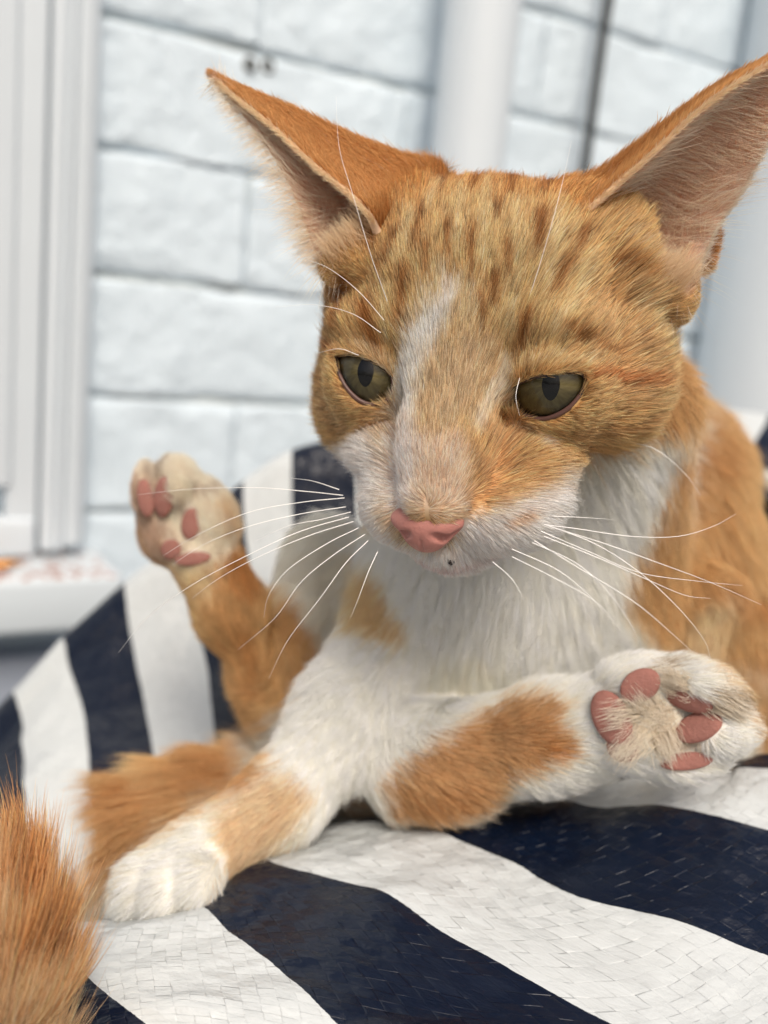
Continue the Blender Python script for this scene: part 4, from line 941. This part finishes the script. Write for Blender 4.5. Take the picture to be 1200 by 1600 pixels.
# ---- ear fur: short outside, long pale wisps inside, fringe on the rims
def ear_hair(O, n, which):
    nt_, ns = O.shape[:2]; gu = np.gradient(O, axis=0); gv = np.gradient(O, axis=1)
    def samp(N, f=lambda i, j: 1.0):
        i = RNG.random(N) * (nt_ - 1.01); j = RNG.random(N) * (ns - 1.01); i0, j0 = i.astype(int), j.astype(int); fi, fj = (i - i0)[:, None], (j - j0)[:, None]
        def g(A): return (A[i0, j0] * (1 - fi) + A[i0 + 1, j0] * fi) * (1 - fj) + (A[i0, j0 + 1] * (1 - fi) + A[i0 + 1, j0 + 1] * fi) * fj
        return i / nt_, j / ns, g(O), norm(g(n)), norm(g(gu)), norm(g(gv))
    def build(root, d0, d1, L_, c0, c1, r0, K=6):
        t = np.linspace(0, 1, K); N = len(root)
        pts = root[:, None] + L_[:, None, None] * (d0[:, None] * (t - .5 * t ** 2)[None, :, None] + d1[:, None] * (.5 * t ** 2)[None, :, None])
        c0 = np.clip(np.array(c0) * (1 + .15 * RNG.normal(size=(N, 1))), 0, .9); c1 = np.clip(np.array(c1) * (1 + .12 * RNG.normal(size=(N, 1))), 0, .9)
        strands('ear_fur', None, pts, r0 * RNG.uniform(.6, 1.2, N), c0, c1, CAT)
    # outside
    N = int(26000 * FAST_HAIR); i, j, p, nn, tu, tv = samp(N); r = RNG.normal(size=(N, 3))
    d0 = norm(tu - nn * np.interp(j, [0, .6, .9], [.35, .3, .08])[:, None] + r * .1); build(p - nn * .05, d0, norm(tu - nn * .1 + r * .2), RNG.uniform(2.5, 4.6, N) * np.interp(i, [0, .2, 1], [1.6, 1.2, .7]) * np.interp(j, [0, .55, .8, 1], [1, 1, .5, .3]), np.where((j > .82)[:, None], lin((228, 196, 152)), lin((200, 140, 80))), lin((220, 172, 112)), .075)
    # inside, from the near rim across
    N = int(7000 * FAST_HAIR); i, j, p, nn, tu, tv = samp(N); k = (RNG.random(N) < np.clip(.9 - j * .2, .1, 1) * np.clip(1.1 - i * .7, .1, 1)) & (j > (.34 if which == 0 else .03)); i, j, p, nn, tu, tv = [a[k] for a in (i, j, p, nn, tu, tv)]; N = len(p)
    r = RNG.normal(size=(N, 3)); th = np.interp(i, [0, .3, 1], [1.3, .9, .35])[:, None]
    across = norm(O[:, -1] - O[:, 0])[(i * nt_).astype(int)]
    across = norm(across - nn * (across * nn).sum(1)[:, None]); d0 = norm(nn * .38 + across * .9 + tu * .25 + r * .14); d1 = norm(across * 1.0 + nn * .12 + tu * np.where(i < .35, -.1, .25)[:, None] + r * .18)
    build(p + nn * th, d0, d1, RNG.uniform(6, 15, N) * np.interp(i, [0, .4, 1], [1.2, 1.0, .45]), lin((242, 216, 190)), lin((250, 238, 222)), .042, 8)
    N = int(1500 * FAST_HAIR); i, j, p, nn, tu, tv = samp(N); k = (i < .3) & (j > .05); p, nn, tu, i = p[k], nn[k], tu[k], i[k]; N = len(p); r = RNG.normal(size=(N, 3))
    build(p + nn * 1.3, norm(nn * .5 + tu * .6 + r * .35), norm(tu + nn * .2 + r * .35), RNG.uniform(4, 9, N), lin((236, 206, 176)), lin((248, 232, 212)), .045, 7)
    # inside short down
    N = int(9000 * FAST_HAIR); i, j, p, nn, tu, tv = samp(N); r = RNG.normal(size=(N, 3)); th = np.interp(i, [0, .3, 1], [1.3, .9, .35])[:, None]
    build(p + nn * th, norm(nn * .4 + tu * .8 + r * .3), norm(tu + nn * .1 + r * .3), RNG.uniform(1.2, 2.6, N), lin((224, 178, 150)), lin((238, 206, 180)), .045)
    # rims
    for edge in (0, ns - 1):
        N = int((1300 if edge else 3400) * FAST_HAIR); i = RNG.random(N) * (nt_ - 1.01); i0 = i.astype(int); fi = (i - i0)[:, None]
        p = O[i0, edge] * (1 - fi) + O[i0 + 1, edge] * fi; nn = n[i0, edge]; tu = norm(gu[i0, edge]); tv = norm(gv[i0, edge]) * (-1 if edge == 0 else 1); r = RNG.normal(size=(N, 3)); th = RNG.random((N, 1))
        up_ = norm(tu * .9 + tv * .35 + r * .18); L_ = RNG.uniform(1.4, 2.8, N)
        if edge and which == 0: up_ = norm(tu * .25 + tv * 1.0 + r * .2 - U * .15); L_ = RNG.uniform(3, 8.5, N) * np.interp(i / nt_, [0, .25, .7, 1], [.4, 1.1, 1.0, .3])
        build(p + nn * th * .6, up_, norm(up_ + tv * .2 + r * .1), L_, lin((238, 216, 190) if edge else (234, 196, 150)), lin((248, 238, 226) if edge else (246, 224, 192)), .04 if edge else .06)
for w_, (O, n) in enumerate(EARSURF): ear_hair(O, n, w_)

# ---- soft hair sweeping up from the skull into each ear
def sweep(path, tip, n, l0, l1, spread):
    c = catmull(np.array(path), 60); k = RNG.integers(0, 60, n); q = c[k] + RNG.normal(size=(n, 3)) * spread
    q = q - norm(q) * RNG.uniform(1.5, 4.5, (n, 1)); r = RNG.normal(size=(n, 3)); g = norm(np.array(tip)[None] - q)
    d0 = norm(g * .8 - norm(q) * .45 + r * .16); d1 = norm(g + r * .22); t = np.linspace(0, 1, 7); L_ = RNG.uniform(l0, l1, n)
    pts = q[:, None] + L_[:, None, None] * (d0[:, None] * (t - .5 * t ** 2)[None, :, None] + d1[:, None] * (.5 * t ** 2)[None, :, None])
    c0 = np.clip(lin((222, 184, 138)) * RNG.uniform(.75, 1.1, (n, 1)), 0, .9); c1 = np.clip(lin((244, 222, 190)) * RNG.uniform(.8, 1.1, (n, 1)), 0, .9)
    strands('ear_fur', None, pts, RNG.uniform(.035, .06, n), c0, c1, CAT)
sweep([P(915, 372, 212), P(960, 425, 211), P(1010, 452, 211), P(1055, 468, 212)], P(1190, 260, 206), 2600, 5, 13, .9)
sweep([P(588, 362, 213), P(556, 394, 213), P(522, 416, 216)], P(440, 250, 220), 1300, 4, 9, .8)
# ---- tufts between the toes
root = []; N = 2600
for (x, y, dx, dy) in ((985, 1115, -4, 1), (1015, 1105, -2, -2), (1000, 1150, -4, 3), (1035, 1150, 1, 3), (1130, 1105, 5, 2), (1060, 1068, -1, -1), (1040, 1120, -3, 0), (985, 1160, -3, 3)):
    c = ray_surface(x, y, 200); nn = grad(cat_sdf, c[None])[0]; m_ = N // 8
    q = c + RNG.normal(size=(m_, 3)) * 1.5; q = q - nn * ((q - c) @ nn)[:, None]; dd = norm(np.array([dx, -dy, 0.0])[None] * .25 + nn * .9 + RNG.normal(size=(m_, 3)) * .3); d1 = norm(np.array([dx, -dy, 0.0])[None] + RNG.normal(size=(m_, 3)) * .4)
    t = np.linspace(0, 1, 6); L_ = RNG.uniform(3, 6.5, m_)
    pts = q[:, None] + L_[:, None, None] * (dd[:, None] * (t - .5 * t ** 2)[None, :, None] + d1[:, None] * (.5 * t ** 2)[None, :, None])
    c0 = np.clip(lin((226, 212, 190)) * RNG.uniform(.75, 1.1, (m_, 1)), 0, .9); c1 = np.clip(lin((244, 236, 222)) * RNG.uniform(.8, 1.05, (m_, 1)), 0, .9)
    root.append((pts, c0, c1))
strands('toe_tuft', None, np.vstack([r[0] for r in root]), np.full(sum(len(r[0]) for r in root), .07), np.vstack([r[1] for r in root]), np.vstack([r[2] for r in root]), CAT)

# ---- whiskers
def whisker(pts, r0=.16):
    p = catmull(np.array([P(*q) for q in pts]), 26); rr = r0 * np.linspace(1, .12, 26) ** .8
    V, Fq = tube(p, rr, 5); meshobj('whisker', V, Fq, whisk_m, CAT)
WH = [
 # towards the right of the picture
 [(850, 820, 196), (900, 826, 194), (985, 838, 194), (1060, 838, 198), (1115, 822, 204), (1150, 803, 210)],
 [(852, 820, 196), (930, 850, 192), (1000, 895, 190), (1060, 950, 190), (1100, 1000, 194), (1110, 1030, 198)],
 [(856, 822, 196), (940, 848, 190), (1030, 880, 190), (1110, 910, 194), (1190, 945, 200)],
 [(835, 845, 194), (900, 885, 188), (990, 940, 184), (1050, 990, 186), (1085, 1022, 190)],
 [(832, 848, 194), (900, 880, 188), (950, 925, 186), (985, 975, 188), (998, 1004, 192)],
 [(845, 830, 196), (920, 862, 196), (1000, 895, 198), (1090, 908, 204), (1160, 915, 210)],
 [(850, 838, 196), (930, 870, 192), (1010, 905, 192), (1070, 930, 196), (1110, 935, 200)],
 [(800, 870, 192), (860, 900, 186), (930, 940, 184), (970, 985, 186)],
 [(770, 878, 190), (800, 905, 186), (820, 940, 186)],
 [(840, 806, 198), (900, 808, 200), (960, 812, 206)],
 [(960, 690, 222), (1020, 700, 218), (1070, 740, 220), (1095, 775, 226)],
 [(800, 858, 193), (870, 890, 190), (920, 930, 190), (950, 965, 192)],
 # towards the left of the picture
 [(536, 774, 208), (480, 768, 206), (400, 762, 206), (300, 764, 208), (215, 773, 212)],
 [(538, 778, 208), (470, 785, 204), (390, 800, 202), (310, 835, 202), (255, 868, 206)],
 [(540, 792, 207), (470, 803, 202), (390, 822, 200), (320, 850, 200), (270, 882, 204)],
 [(545, 808, 206), (470, 830, 200), (390, 866, 198), (300, 914, 200), (230, 965, 206), (185, 1020, 212)],
 [(552, 815, 206), (480, 838, 200), (400, 872, 198), (340, 905, 200), (300, 935, 204)],
 [(560, 825, 205), (510, 850, 200), (450, 890, 198), (420, 930, 200), (412, 965, 204)],
 [(570, 835, 204), (520, 868, 200), (470, 910, 198), (430, 965, 200), (372, 1015, 206)],
 [(575, 845, 203), (540, 880, 198), (500, 935, 196), (450, 1000, 198), (420, 1060, 204)],
 [(590, 862, 202), (575, 895, 198), (560, 935, 198), (548, 965, 200)],
 [(530, 765, 208), (490, 752, 208), (455, 747, 210)],
 [(548, 800, 206), (500, 812, 202), (450, 822, 202), (400, 845, 206)],
 # eyebrows
 [(605, 470, 202), (580, 400, 196), (550, 300, 192), (530, 230, 194), (525, 150, 198)],
 [(600, 500, 202), (560, 455, 200), (515, 420, 204), (478, 405, 210), (430, 385, 216)],
 [(595, 520, 202), (550, 490, 202), (490, 476, 208), (430, 480, 214)],
 [(805, 525, 200), (835, 440, 194), (862, 350, 190), (880, 280, 192), (893, 220, 196)],
 [(560, 555, 205), (530, 545, 204), (495, 552, 208)],
 [(812, 590, 198), (806, 620, 194), (812, 650, 194)]]
for i, w_ in enumerate(WH): whisker(w_, .115 if i < 12 else .1 if i < 23 else .08)
# speck of dirt on the lip
c = ray_surface(704, 877, 170); V = [c + np.array([dx, dy, .9 + dz]) for dx, dy, dz in ((-.7, .5, 0), (.6, .7, 0), (.9, -.3, 0), (.1, -1.0, 0), (-.6, -.4, 0), (0, 0, .7), (0, 0, -.8))]
meshobj('dirt_speck', np.array(V), [(0, 1, 5), (1, 2, 5), (2, 3, 5), (3, 4, 5), (4, 0, 5), (1, 0, 6), (2, 1, 6), (3, 2, 6), (4, 3, 6), (0, 4, 6)], flat('dirt', (40, 30, 28), .8), CAT)
